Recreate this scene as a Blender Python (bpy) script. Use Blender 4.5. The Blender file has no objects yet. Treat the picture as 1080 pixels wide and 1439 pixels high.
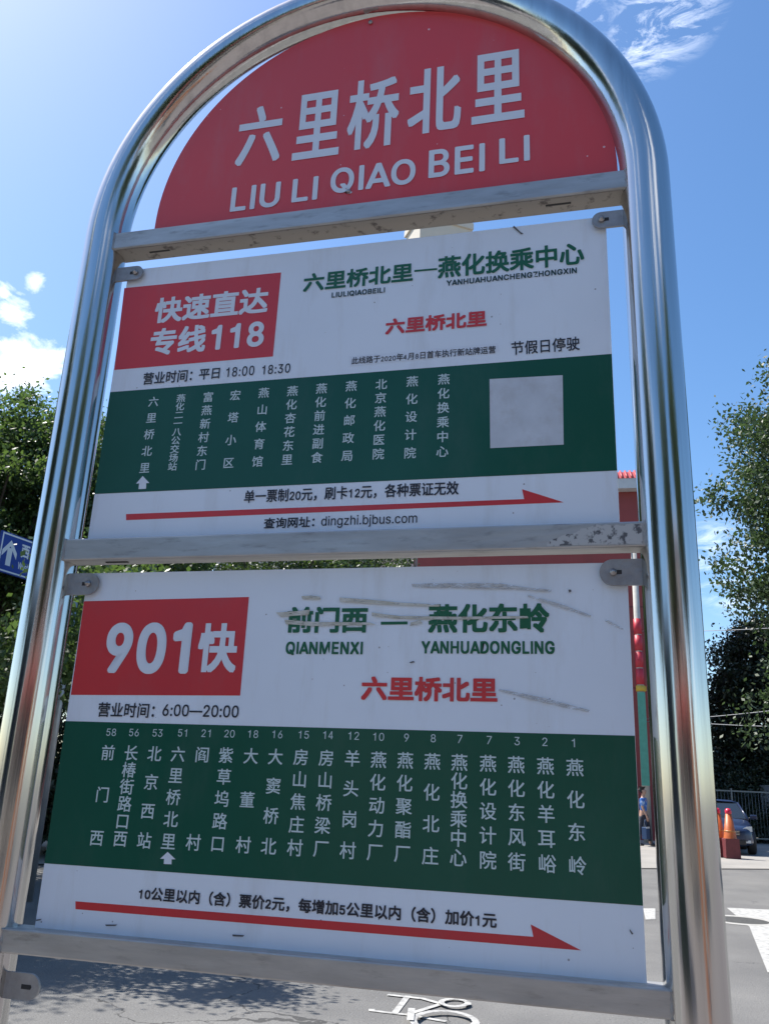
import bpy, bmesh, math, random, os
import numpy as np
from mathutils import Vector, Matrix

random.seed(7)
SC = bpy.context.scene
COL = SC.collection
PI = math.pi
R_ = math.radians

# ------------------------------------------------------------------ camera
cam = bpy.data.cameras.new('camera')
cam.sensor_fit = 'VERTICAL'
cam.sensor_height = 24.0
cam.lens = 24.0 * 1200.0 / 1439.0
cam.clip_start = 0.02
cam.clip_end = 2000.0
cam_ob = bpy.data.objects.new('camera', cam)
COL.objects.link(cam_ob)
CR = ((0.9709313, 0.2359513, 0.0402416), (-0.0351603, 0.3068930, -0.9510943), (-0.2367619, 0.9220324, 0.3062681))
M3 = Matrix((CR[0], [-c for c in CR[1]], [-c for c in CR[2]])).transposed()
cam_ob.matrix_world = Matrix.Translation((0.343, -1.061, 1.45)) @ M3.to_4x4()
SC.camera = cam_ob

# ------------------------------------------------------------------ light
SUN_EL, SUN_AZ = R_(57.5), R_(-74.0)          # azimuth from +Y towards +X
SUN_DIR = Vector((math.sin(SUN_AZ) * math.cos(SUN_EL), math.cos(SUN_AZ) * math.cos(SUN_EL), math.sin(SUN_EL)))
sl = bpy.data.lights.new('sun', 'SUN')
sl.energy = 4.2
sl.angle = R_(0.53)
sl.color = (1.0, 0.955, 0.89)
so = bpy.data.objects.new('sun', sl)
so.rotation_euler = SUN_DIR.to_track_quat('Z', 'Y').to_euler()
so.location = (0, 0, 30)
COL.objects.link(so)

wd = bpy.data.worlds.new('World')
SC.world = wd
wd.use_nodes = True
nt = wd.node_tree
for n in list(nt.nodes):
    nt.nodes.remove(n)


def N(tree, typ, **kw):
    n = tree.nodes.new(typ)
    for k, v in kw.items():
        setattr(n, k, v)
    return n


def mathn(tree, op, a, b=None, c=None):
    n = N(tree, 'ShaderNodeMath', operation=op)
    for i, v in enumerate((a, b, c)):
        if v is None:
            continue
        if isinstance(v, (int, float)):
            n.inputs[i].default_value = v
        else:
            tree.links.new(v, n.inputs[i])
    return n.outputs[0]


sky = N(nt, 'ShaderNodeTexSky', sky_type='NISHITA')
sky.sun_disc = False
sky.sun_elevation = SUN_EL
sky.sun_rotation = SUN_AZ
sky.air_density = 1.0
sky.dust_density = 0.85
sky.ozone_density = 2.0
tc = N(nt, 'ShaderNodeTexCoord')
DIRV = tc.outputs['Generated']
noi = N(nt, 'ShaderNodeTexNoise')
noi.inputs['Scale'].default_value = 16.0
noi.inputs['Distortion'].default_value = 0.35
noi.inputs['Detail'].default_value = 7.0
noi.inputs['Roughness'].default_value = 0.62
mpz = N(nt, 'ShaderNodeMapping')
mpz.inputs['Scale'].default_value = (1.0, 1.0, 1.7)
nt.links.new(DIRV, mpz.inputs['Vector'])
nt.links.new(mpz.outputs[0], noi.inputs['Vector'])
noi2 = N(nt, 'ShaderNodeTexNoise')
noi2.inputs['Scale'].default_value = 3.2
noi2.inputs['Detail'].default_value = 8.0
noi2.inputs['Roughness'].default_value = 0.6
nt.links.new(DIRV, noi2.inputs['Vector'])
# clouds: (direction, angular radius in degrees, strength)
CLOUDS = [((-0.5900, 0.6985, 0.4050), 3.0, 1.0), ((-0.5640, 0.7107, 0.4205), 2.0, 0.9), ((-0.5830, 0.6702, 0.4600), 1.5, 0.85),
          ((-0.5604, 0.668, 0.4894), 1.0, 0.66), ((-0.5876, 0.6559, 0.4738), 1.0, 0.7),
          ((0.019, 0.6555, 0.755), 3.6, 0.9)]
WISPS = [((0.0855, 0.6747, 0.7331), 3.6, 1.0), ((0.0655, 0.697, 0.7141), 2.6, 0.8),
         ((0.1277, 0.9551, 0.2673), 1.9, 0.55), ((0.1531, 0.952, 0.2649), 1.9, 0.5), ((0.1246, 0.9608, 0.2479), 1.7, 0.55), ((0.1447, 0.9627, 0.2288), 2.6, 0.7)]


def blobs(lst):
    tot = None
    for d, rad, st in lst:
        vm = N(nt, 'ShaderNodeVectorMath', operation='DOT_PRODUCT')
        nt.links.new(DIRV, vm.inputs[0])
        vm.inputs[1].default_value = Vector(d).normalized()
        ang = mathn(nt, 'ARCCOSINE', mathn(nt, 'MINIMUM', vm.outputs['Value'], 0.9999999))
        f = mathn(nt, 'MULTIPLY', mathn(nt, 'SUBTRACT', 1.0, mathn(nt, 'DIVIDE', ang, R_(rad))), st)
        f = mathn(nt, 'MAXIMUM', f, 0.0)
        tot = f if tot is None else mathn(nt, 'MAXIMUM', tot, f)
    return tot


tot = blobs(CLOUDS)
gate = mathn(nt, 'MINIMUM', mathn(nt, 'MULTIPLY', tot, 6.0), 1.0)
rag = mathn(nt, 'MULTIPLY_ADD', noi.outputs['Fac'], 3.6, -1.8)
local = mathn(nt, 'ADD', mathn(nt, 'MULTIPLY', tot, 1.5), mathn(nt, 'SUBTRACT', rag, 0.42))
local = mathn(nt, 'MULTIPLY', mathn(nt, 'MAXIMUM', mathn(nt, 'MULTIPLY', local, 1.05), 0.0), gate)
noi3 = N(nt, 'ShaderNodeTexNoise')
noi3.inputs['Scale'].default_value = 26.0
noi3.inputs['Detail'].default_value = 8.0
noi3.inputs['Roughness'].default_value = 0.7
noi3.inputs['Distortion'].default_value = 0.8
mpw = N(nt, 'ShaderNodeMapping')
mpw.inputs['Scale'].default_value = (0.6, 0.6, 2.4)
nt.links.new(DIRV, mpw.inputs['Vector'])
nt.links.new(mpw.outputs[0], noi3.inputs['Vector'])
wis = mathn(nt, 'MULTIPLY', mathn(nt, 'MINIMUM', mathn(nt, 'MULTIPLY', blobs(WISPS), 1.6), 1.0), mathn(nt, 'MAXIMUM', mathn(nt, 'MULTIPLY_ADD', noi3.outputs['Fac'], 4.5, -2.0), 0.0))
wis = mathn(nt, 'MULTIPLY', mathn(nt, 'MINIMUM', wis, 1.0), 0.62)
local = mathn(nt, 'MAXIMUM', local, wis)
# unseen clouds added behind the viewer, raising and whitening the light on the boards
sep = N(nt, 'ShaderNodeSeparateXYZ')
nt.links.new(DIRV, sep.inputs[0])
back = mathn(nt, 'MULTIPLY_ADD', sep.outputs['Y'], -2.2, -0.25)
back = mathn(nt, 'MINIMUM', mathn(nt, 'MAXIMUM', back, 0.0), 1.0)
far = mathn(nt, 'MULTIPLY', back, mathn(nt, 'MULTIPLY_ADD', noi2.outputs['Fac'], 6.0, -3.4))
cl = mathn(nt, 'MAXIMUM', local, far)
cl = mathn(nt, 'MINIMUM', mathn(nt, 'MAXIMUM', cl, 0.0), 0.96)
mix = N(nt, 'ShaderNodeMix', data_type='RGBA')
nt.links.new(cl, mix.inputs['Factor'])
hs = N(nt, 'ShaderNodeHueSaturation')
hs.inputs['Saturation'].default_value = 1.22
nt.links.new(sky.outputs['Color'], hs.inputs['Color'])
nt.links.new(hs.outputs['Color'], mix.inputs[6])
mix.inputs[7].default_value = (9.5, 9.9, 10.6, 1.0)
bg = N(nt, 'ShaderNodeBackground')
bg.inputs['Strength'].default_value = 0.107
nt.links.new(mix.outputs[2], bg.inputs['Color'])
wo = N(nt, 'ShaderNodeOutputWorld')
nt.links.new(bg.outputs[0], wo.inputs['Surface'])

SC.view_settings.view_transform = 'Standard'
SC.view_settings.look = 'None'
SC.view_settings.gamma = 1.0
SC.view_settings.exposure = 1.0
SC.render.engine = 'CYCLES'
SC.cycles.max_bounces = 8
SC.cycles.sample_clamp_indirect = 6.0


# ------------------------------------------------------------------ materials
def mat(name, col, rough=0.6, metal=0.0, var=0.0, scale=8.0, bump=0.0, bscale=60.0, col2=None, coat=0.0, spec=0.5, stretch=None, thr=None, rvar=0.0, speck=None, grime=None, ragged=None):
    m = bpy.data.materials.new(name)
    m.use_nodes = True
    t = m.node_tree
    b = t.nodes['Principled BSDF']
    b.inputs['Roughness'].default_value = rough
    b.inputs['Metallic'].default_value = metal
    b.inputs['Specular IOR Level'].default_value = spec
    b.inputs['Coat Weight'].default_value = coat
    b.inputs['Coat Roughness'].default_value = 0.15
    tcn = N(t, 'ShaderNodeTexCoord')
    vec = tcn.outputs['Object']
    if stretch:
        mp = N(t, 'ShaderNodeMapping')
        mp.inputs['Scale'].default_value = stretch
        t.links.new(vec, mp.inputs['Vector'])
        vec = mp.outputs[0]
    c2 = col2 if col2 else tuple(max(0.0, c * (1.0 - var)) for c in col)
    nz = N(t, 'ShaderNodeTexNoise')
    nz.inputs['Scale'].default_value = scale
    nz.inputs['Detail'].default_value = 6.0
    nz.inputs['Roughness'].default_value = 0.6
    t.links.new(vec, nz.inputs['Vector'])
    rp = N(t, 'ShaderNodeValToRGB')
    lo, hi = thr if thr else (0.3, 0.7)
    rp.color_ramp.elements[0].position = lo
    rp.color_ramp.elements[0].color = (*col, 1)
    rp.color_ramp.elements[1].position = hi
    rp.color_ramp.elements[1].color = (*c2, 1)
    t.links.new(nz.outputs['Fac'], rp.inputs['Fac'])
    t.links.new(rp.outputs['Color'], b.inputs['Base Color'])
    if speck:
        vo = N(t, 'ShaderNodeTexVoronoi')
        vo.inputs['Scale'].default_value = speck[0]
        t.links.new(tcn.outputs['Object'], vo.inputs['Vector'])
        sp2 = N(t, 'ShaderNodeSeparateColor')
        t.links.new(vo.outputs['Color'], sp2.inputs[0])
        rad = mathn(t, 'MULTIPLY', mathn(t, 'POWER', sp2.outputs[0], 4.0), speck[1])
        fac = mathn(t, 'MULTIPLY', mathn(t, 'LESS_THAN', vo.outputs['Distance'], rad), 0.8)
        mxs = N(t, 'ShaderNodeMix', data_type='RGBA')
        t.links.new(fac, mxs.inputs['Factor'])
        t.links.new(rp.outputs['Color'], mxs.inputs[6])
        mxs.inputs[7].default_value = (*speck[2], 1)
        t.links.new(mxs.outputs[2], b.inputs['Base Color'])
    if ragged:
        mq = N(t, 'ShaderNodeMapping')
        mq.inputs['Scale'].default_value = ragged[0]
        t.links.new(tcn.outputs['Object'], mq.inputs['Vector'])
        nq = N(t, 'ShaderNodeTexNoise')
        nq.inputs['Scale'].default_value = ragged[1]
        nq.inputs['Detail'].default_value = 6.0
        nq.inputs['Roughness'].default_value = 0.7
        t.links.new(mq.outputs[0], nq.inputs['Vector'])
        mrq = N(t, 'ShaderNodeMapRange')
        mrq.inputs['From Min'].default_value = ragged[2]
        mrq.inputs['From Max'].default_value = ragged[3]
        t.links.new(nq.outputs['Fac'], mrq.inputs['Value'])
        t.links.new(mrq.outputs[0], b.inputs['Alpha'])
    if grime:
        gc, gs, gst, gscale, glo, ghi = grime
        mg = N(t, 'ShaderNodeMapping')
        mg.inputs['Scale'].default_value = gst
        t.links.new(tcn.outputs['Object'], mg.inputs['Vector'])
        gn = N(t, 'ShaderNodeTexNoise')
        gn.inputs['Scale'].default_value = gscale
        gn.inputs['Detail'].default_value = 7.0
        gn.inputs['Roughness'].default_value = 0.65
        t.links.new(mg.outputs[0], gn.inputs['Vector'])
        mr = N(t, 'ShaderNodeMapRange')
        mr.inputs['From Min'].default_value = glo
        mr.inputs['From Max'].default_value = ghi
        mr.inputs['To Max'].default_value = gs
        t.links.new(gn.outputs['Fac'], mr.inputs['Value'])
        mgx = N(t, 'ShaderNodeMix', data_type='RGBA')
        t.links.new(mr.outputs[0], mgx.inputs['Factor'])
        src = b.inputs['Base Color'].links[0].from_socket
        t.links.new(src, mgx.inputs[6])
        mgx.inputs[7].default_value = (*gc, 1)
        t.links.new(mgx.outputs[2], b.inputs['Base Color'])
    if rvar:
        rr = mathn(t, 'MULTIPLY_ADD', nz.outputs['Fac'], rvar, rough - rvar * 0.5)
        t.links.new(rr, b.inputs['Roughness'])
    if bump:
        n3 = N(t, 'ShaderNodeTexNoise')
        n3.inputs['Scale'].default_value = bscale
        n3.inputs['Detail'].default_value = 5.0
        t.links.new(vec, n3.inputs['Vector'])
        bp = N(t, 'ShaderNodeBump')
        bp.inputs['Strength'].default_value = bump
        bp.inputs['Distance'].default_value = 0.01
        t.links.new(n3.outputs['Fac'], bp.inputs['Height'])
        t.links.new(bp.outputs[0], b.inputs['Normal'])
    return m


def leaf_mat(name, c1, c2, trans, tw=0.35, rough=0.45):
    m = bpy.data.materials.new(name)
    m.use_nodes = True
    t = m.node_tree
    b = t.nodes['Principled BSDF']
    b.inputs['Roughness'].default_value = rough
    geo = N(t, 'ShaderNodeNewGeometry')
    nz = N(t, 'ShaderNodeTexNoise')
    nz.inputs['Scale'].default_value = 1.4
    nz.inputs['Detail'].default_value = 9.0
    nz.inputs['Roughness'].default_value = 0.8
    t.links.new(geo.outputs['Position'], nz.inputs['Vector'])
    rp = N(t, 'ShaderNodeValToRGB')
    rp.color_ramp.elements[0].position = 0.35
    rp.color_ramp.elements[0].color = (*c1, 1)
    rp.color_ramp.elements[1].position = 0.65
    rp.color_ramp.elements[1].color = (*c2, 1)
    t.links.new(nz.outputs['Fac'], rp.inputs['Fac'])
    t.links.new(rp.outputs['Color'], b.inputs['Base Color'])
    tr = N(t, 'ShaderNodeBsdfTranslucent')
    tr.inputs['Color'].default_value = (*trans, 1)
    mx = N(t, 'ShaderNodeMixShader')
    mx.inputs[0].default_value = tw
    t.links.new(b.outputs[0], mx.inputs[1])
    t.links.new(tr.outputs[0], mx.inputs[2])
    t.links.new(mx.outputs[0], t.nodes['Material Output'].inputs['Surface'])
    return m


# ------------------------------------------------------------------ mesh helpers
class MB:
    """collects simple shapes into one mesh"""

    def __init__(self):
        self.v, self.f, self.s, self.mi = [], [], [], []

    def add(self, vs, fs, smooth=False, mi=0):
        o = len(self.v)
        self.v += [tuple(p) for p in vs]
        self.f += [tuple(i + o for i in q) for q in fs]
        self.s += [smooth] * len(fs)
        self.mi += [mi] * len(fs)
        return self

    def box(self, c, s, rz=0.0, mi=0):
        x, y, z = (k / 2 for k in s)
        vs = [Vector((a, b, d)) for a in (-x, x) for b in (-y, y) for d in (-z, z)]
        if rz:
            m = Matrix.Rotation(rz, 3, 'Z')
            vs = [m @ p for p in vs]
        vs = [p + Vector(c) for p in vs]
        return self.add(vs, [(0, 1, 3, 2), (4, 6, 7, 5), (0, 4, 5, 1), (2, 3, 7, 6), (0, 2, 6, 4), (1, 5, 7, 3)], False, mi)

    def bbox(self, x0, x1, y0, y1, z0, z1, mi=0):
        return self.box(((x0 + x1) / 2, (y0 + y1) / 2, (z0 + z1) / 2), (x1 - x0, y1 - y0, z1 - z0), 0, mi)

    def tube(self, pts, rad, n=10, caps=True, smooth=True, mi=0):
        pts = [Vector(p) for p in pts]
        rs = rad if isinstance(rad, (list, tuple)) else [rad] * len(pts)
        t0 = (pts[1] - pts[0]).normalized()
        ref = Vector((0, 0, 1)) if abs(t0.z) < 0.9 else Vector((0, 1, 0))
        a = t0.cross(ref).normalized()
        vs, fs = [], []
        for i, p in enumerate(pts):
            t = (pts[min(i + 1, len(pts) - 1)] - pts[max(i - 1, 0)]).normalized()
            a = (a - t * a.dot(t)).normalized()
            b = t.cross(a)
            for k in range(n):
                w = 2 * PI * k / n
                vs.append(p + (a * math.cos(w) + b * math.sin(w)) * rs[i])
        for i in range(len(pts) - 1):
            for k in range(n):
                k2 = (k + 1) % n
                fs.append((i * n + k, i * n + k2, (i + 1) * n + k2, (i + 1) * n + k))
        self.add(vs, fs, smooth, mi)
        if caps:
            self.add(vs[:n], [tuple(range(n - 1, -1, -1))], False, mi)
            self.add(vs[-n:], [tuple(range(n))], False, mi)
        return self

    def prism(self, poly, axis, a, b, mi=0, smooth=False):
        """2-D polygon extruded along axis ('x','y','z') from a to b"""
        n = len(poly)

        def P(u, v, w):
            return {'x': (w, u, v), 'y': (u, w, v), 'z': (u, v, w)}[axis]
        vs = [P(u, v, a) for u, v in poly] + [P(u, v, b) for u, v in poly]
        self.add(vs, [tuple(range(n)), tuple(range(2 * n - 1, n - 1, -1))], False, mi)
        self.add(vs, [(i, i + n, (i + 1) % n + n, (i + 1) % n) for i in range(n)], smooth, mi)
        return self

    def lathe(self, prof, c=(0, 0, 0), n=24, mi=0):
        vs, fs = [], []
        for r, z in prof:
            for k in range(n):
                w = 2 * PI * k / n
                vs.append((c[0] + r * math.cos(w), c[1] + r * math.sin(w), c[2] + z))
        for i in range(len(prof) - 1):
            for k in range(n):
                k2 = (k + 1) % n
                fs.append((i * n + k, i * n + k2, (i + 1) * n + k2, (i + 1) * n + k))
        return self.add(vs, fs, True, mi)

    def shift(self, d):
        self.v = [(x + d[0], y + d[1], z + d[2]) for x, y, z in self.v]
        return self

    def build(self, name, m, parent=None, loc=None, bevel=0.0, fixn=True):
        me = bpy.data.meshes.new(name)
        me.from_pydata(self.v, [], self.f)
        for mm in (m if isinstance(m, (list, tuple)) else [m]):
            me.materials.append(mm)
        me.polygons.foreach_set('use_smooth', self.s)
        me.polygons.foreach_set('material_index', self.mi)
        if fixn:
            bm = bmesh.new()
            bm.from_mesh(me)
            bmesh.ops.remove_doubles(bm, verts=bm.verts, dist=1e-6) if not bevel else None
            bmesh.ops.recalc_face_normals(bm, faces=bm.faces)
            bm.to_mesh(me)
            bm.free()
        me.update()
        o = bpy.data.objects.new(name, me)
        COL.objects.link(o)
        if parent is not None:
            o.parent = parent
        if loc:
            o.location = loc
        if bevel:
            bv = o.modifiers.new('bevel', 'BEVEL')
            bv.width = bevel
            bv.segments = 2
            bv.limit_method = 'ANGLE'
        return o


def tag(o, label=None, cat=None, group=None, kind=None):
    if label:
        o['label'] = label
    if cat:
        o['category'] = cat
    if group:
        o['group'] = group
    if kind:
        o['kind'] = kind
    return o


def thing(name, label, cat, loc=(0, 0, 0), rz=0.0, group=None):
    o = bpy.data.objects.new(name, None)
    o.empty_display_size = 0.2
    COL.objects.link(o)
    o.location = loc
    o.rotation_euler = (0, 0, rz)
    return tag(o, label, cat, group)


def copy_tree(o, parent=None):
    c = o.copy()
    COL.objects.link(c)
    if parent is not None:
        c.parent = parent
    for ch in [x for x in COL.objects if x.parent == o]:
        copy_tree(ch, c)
    return c


# ------------------------------------------------------------------ lettering
def load_fonts():
    f = {'C': None, 'I': None}
    try:
        p = os.path.join(bpy.utils.system_resource('DATAFILES'), 'fonts', 'Inter.woff2')
        if os.path.exists(p):
            f['I'] = bpy.data.fonts.load(p)
    except Exception:
        pass
    return f


FONTS = load_fonts()
_tc = {}


def glyphs(s, font):
    """flat outline of a run of text, in font units, as (verts, faces)"""
    key = (s, font)
    if key not in _tc:
        cu = bpy.data.curves.new('tmp', 'FONT')
        cu.body = s
        cu.size = 1.0
        cu.fill_mode = 'FRONT'
        cu.resolution_u = 4
        if FONTS[font]:
            cu.font = FONTS[font]
        ob = bpy.data.objects.new('tmp', cu)
        COL.objects.link(ob)
        bpy.context.view_layer.update()
        me = bpy.data.meshes.new_from_object(ob.evaluated_get(bpy.context.evaluated_depsgraph_get()))
        v = np.array([p.co[:2] for p in me.vertices]) if len(me.vertices) else np.zeros((0, 2))
        f = [tuple(p.vertices) for p in me.polygons]
        bpy.data.objects.remove(ob)
        bpy.data.curves.remove(cu)
        bpy.data.meshes.remove(me)
        _tc[key] = (v, f)
    return _tc[key]


def island_depth(v, f):
    """a small step per separate outline, so overlapping outlines of one glyph never share a plane"""
    par = list(range(len(v)))

    def find(i):
        while par[i] != i:
            par[i] = par[par[i]]
            i = par[i]
        return i
    for q in f:
        r = find(q[0])
        for i in q[1:]:
            par[find(i)] = r
    ids = {}
    return [(ids.setdefault(find(i), len(ids)) % 5) * 5e-6 for i in range(len(v))]


def advance(ch, font):
    return glyphs(ch + 'H', font)[0][:, 0].max() - glyphs('H', font)[0][:, 0].max()


def is_wide(ch):
    return ord(ch) > 0x2E00


def compose(s, font):
    """lay a run out glyph by glyph; CJK from the CJK face, Latin from the sans face, plain stems for 1 and I"""
    if all(is_wide(c) for c in s) or (font == 'I' and not set('1I4A') & set(s)):
        return glyphs(s, font)
    x, V, F = 0.0, [], []
    k = 1.0 if font == 'I' else 1.16
    h = glyphs('0', 'I')[0][:, 1].max() * k
    hi = glyphs('H', 'I')[0][:, 1].max() * k
    for ch in s:
        if ch == '1':
            sw = 0.128 * h
            v = np.array([(.40 * h, 0), (.40 * h + sw, 0), (.40 * h + sw, h), (.40 * h + .25 * sw, h), (.36 * h, .86 * h), (.15 * h, .80 * h), (.15 * h, .70 * h), (.40 * h, .715 * h)])
            f = [(0, 1, 2, 7), (7, 2, 3, 4), (7, 4, 5, 6)]
            adv = advance('0', 'I') * k
        elif ch == 'I':
            sw = 0.128 * hi
            v = np.array([(.125 * hi, 0), (.125 * hi + sw, 0), (.125 * hi + sw, hi), (.125 * hi, hi)])
            f = [(0, 1, 2, 3)]
            adv = .27 * hi + sw
        elif ch == 'A':
            w, q = .92 * hi, .142 * hi
            yi = hi * (w / 2 - q) / (w / 2 - q / 2)
            xl = lambda yy: q + (w / 2 - q / 2) * yy / hi
            y0, y1 = .215 * hi, .335 * hi
            v = np.array([(0, 0), (q, 0), (w / 2, yi), (w / 2, hi), (w / 2 - q / 2, hi), (w, 0), (w - q, 0), (w / 2 + q / 2, hi), (xl(y0), y0), (w - xl(y0), y0), (w - xl(y1), y1), (xl(y1), y1)])
            f = [(0, 1, 2, 4), (4, 2, 3), (6, 5, 7, 2), (2, 7, 3), (8, 9, 10, 11)]
            v = v + np.array([(.02 * hi, 0)])
            adv = w + .04 * hi
        elif ch == '4':
            v = np.array([(.42, 0), (.54, 0), (.54, 1), (.42, 1), (.03, .22), (.42, .22), (.42, .33), (.03, .33), (.54, .22), (.65, .22), (.65, .33), (.54, .33), (.16, .33), (.42, .80)]) * h
            f = [(0, 1, 2, 3), (4, 5, 6, 7), (8, 9, 10, 11), (7, 12, 13, 3)]
            adv = advance('0', 'I') * k
        else:
            fo = 'C' if is_wide(ch) else 'I'
            v, f = glyphs(ch, fo)
            adv = 1.0 if fo == 'C' else advance(ch, fo) * k + (.035 if font == 'I' else 0)
            if fo == 'I' and len(v):
                v = v * k
            if ch == ' ':
                adv = 0.3
        o = len(V)
        V += [(p[0] + x, p[1]) for p in v]
        F += [tuple(i + o for i in q) for q in f]
        x += adv
    return np.array(V), F


def letters(mb, s, font, x0, x1, z0, z1, y, bold=0.0):
    """put text into the box x0..x1, z0..z1 on the sheet at depth y (facing -Y)"""
    v, f = compose(s, font)
    if not len(v):
        return
    lo, hi = v.min(0), v.max(0)
    sx = (x1 - x0 - 2 * bold) / max(hi[0] - lo[0], 1e-6)
    sz = (z1 - z0 - 2 * bold) / max(hi[1] - lo[1], 1e-6)
    offs = [(0, 0)]
    if bold > 0:
        if font == 'C':                      # square nib keeps the stroke ends square
            offs += [(bold * a, bold * b) for a in (-1, 0, 1) for b in (-1, 0, 1) if (a or b)]
        else:
            k = 12 if bold > 0.001 else 4
            offs += [(bold * math.cos(2 * PI * (i + .5) / k), bold * math.sin(2 * PI * (i + .5) / k)) for i in range(k)]
            if bold > 0.002:
                offs += [(0.55 * a, 0.55 * b) for a, b in offs[1:]]
    dep = island_depth(v, f) if font == 'I' or set(s) & set('0123456789') else [0.0] * len(v)
    for i, (dx, dz) in enumerate(offs):
        pts = [(x0 + bold + (p[0] - lo[0]) * sx + dx, y - i * 2.6e-5 - e, z0 + bold + (p[1] - lo[1]) * sz + dz) for p, e in zip(v, dep)]
        mb.add(pts, f)
TEXT = [('plate', 'lettering', '六', -0.2078, -0.1302, 2.408, 2.5249, 'white', 0.0021, 'C'),
 ('plate', 'lettering', '里', -0.1085, -0.0298, 2.404, 2.5343, 'white', 0.0021, 'C'),
 ('plate', 'lettering', '桥', -0.0178, 0.0666, 2.407, 2.5451, 'white', 0.0021, 'C'),
 ('plate', 'lettering', '北', 0.081, 0.1659, 2.4208, 2.5479, 'white', 0.0021, 'C'),
 ('plate', 'lettering', '里', 0.1824, 0.2634, 2.4242, 2.5582, 'white', 0.0021, 'C'),
 ('plate', 'lettering', 'LIU', -0.2071, -0.1228, 2.3193, 2.3666, 'white', 0.0017, 'I'),
 ('plate', 'lettering', 'LI', -0.1027, -0.0597, 2.3228, 2.3674, 'white', 0.0017, 'I'),
 ('plate', 'lettering', 'QIAO', -0.0395, 0.0971, 2.3259, 2.3773, 'white', 0.0017, 'I'),
 ('plate', 'lettering', 'BEI', 0.1172, 0.2036, 2.3354, 2.3871, 'white', 0.0017, 'I'),
 ('plate', 'lettering', 'LI', 0.225, 0.2706, 2.3441, 2.391, 'white', 0.0017, 'I'),
 ('A', 'lettering', '快速直达', -0.3165, -0.1259, 2.1273, 2.1729, 'white', 0.0014, 'C'),
 ('A', 'lettering', '专线', -0.3167, -0.2225, 2.0704, 2.1177, 'white', 0.0014, 'C'),
 ('A', 'lettering', '118', -0.2141, -0.1274, 2.0707, 2.114, 'white', 0.0019, 'I'),
 ('A', 'lettering', '营业时间：', -0.3201, -0.2382, 2.0214, 2.0421, 'black', 0.0003, 'C'),
 ('A', 'lettering', '平日', -0.2271, -0.1933, 2.0226, 2.0402, 'black', 0.0003, 'C'),
 ('A', 'lettering', '18:00', -0.1829, -0.1378, 2.0235, 2.0396, 'black', 0.0002, 'I'),
 ('A', 'lettering', '18:30', -0.1255, -0.0812, 2.0231, 2.0384, 'black', 0.0002, 'I'),
 ('A', 'lettering', '六里桥北里', -0.0711, 0.0985, 2.1571, 2.1889, 'green', 0.0009, 'C'),
 ('A', 'lettering', '燕化换乘中心', 0.1357, 0.3435, 2.1569, 2.1937, 'green', 0.0009, 'C'),
 ('A', 'lettering', 'LIULIQIAOBEILI', -0.025, 0.0573, 2.1418, 2.1516, 'dark', 0.0005, 'I'),
 ('A', 'lettering', 'YANHUAHUANCHENGZHONGXIN', 0.1487, 0.333, 2.1432, 2.1527, 'dark', 0.0005, 'I'),
 ('A', 'lettering', '六里桥北里', 0.0605, 0.2072, 2.0719, 2.0976, 'red', 0.0009, 'C'),
 ('A', 'lettering', '此线路于2020年4月8日首车执行新站牌运营', 0.0121, 0.2198, 2.0284, 2.0399, 'black', 0.0001, 'C'),
 ('A', 'lettering', '节假日停驶', 0.2414, 0.3335, 2.0231, 2.044, 'black', 0.0002, 'C'),
 ('A', 'lettering', '单一票制20元，刷卡12元，各种票证无效', -0.1345, 0.1708, 1.8224, 1.8421, 'black', 0.0003, 'C'),
 ('A', 'lettering', '查询网址：', -0.1013, -0.0274, 1.7842, 1.7997, 'black', 0.0003, 'C'),
 ('A', 'lettering', 'dingzhi.bjbus.com', -0.0178, 0.1159, 1.7819, 1.7994, 'black', 0.0001, 'I'),
 ('B', 'lettering', '901', -0.32, -0.1916, 1.5828, 1.6536, 'white', 0.0038, 'I'),
 ('B', 'lettering', '快', -0.1808, -0.1235, 1.5858, 1.652, 'white', 0.0019, 'C'),
 ('B', 'lettering', '营业时间：', -0.3183, -0.234, 1.5248, 1.5442, 'black', 0.0003, 'C'),
 ('B', 'lettering', '6:00—20:00', -0.2222, -0.1134, 1.5278, 1.5435, 'black', 0.0003, 'I'),
 ('B', 'lettering', '前门西', -0.0564, 0.0542, 1.6387, 1.6735, 'green', 0.0012, 'C'),
 ('B', 'lettering', '燕化东岭', 0.1342, 0.2862, 1.6384, 1.6755, 'green', 0.0012, 'C'),
 ('B', 'lettering', 'QIANMENXI', -0.0555, 0.0498, 1.6092, 1.6274, 'green', 0.0009, 'I'),
 ('B', 'lettering', 'YANHUADONGLING', 0.1259, 0.292, 1.6118, 1.6284, 'green', 0.0009, 'I'),
 ('B', 'lettering', '六里桥北里', 0.0502, 0.2222, 1.553, 1.583, 'red', 0.0011, 'C'),
 ('B', 'lettering', '10公里以内（含）票价2元，每增加5公里以内（含）加价1元', -0.2254, 0.2213, 1.3033, 1.3195, 'black', 0.0004, 'C')]
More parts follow.
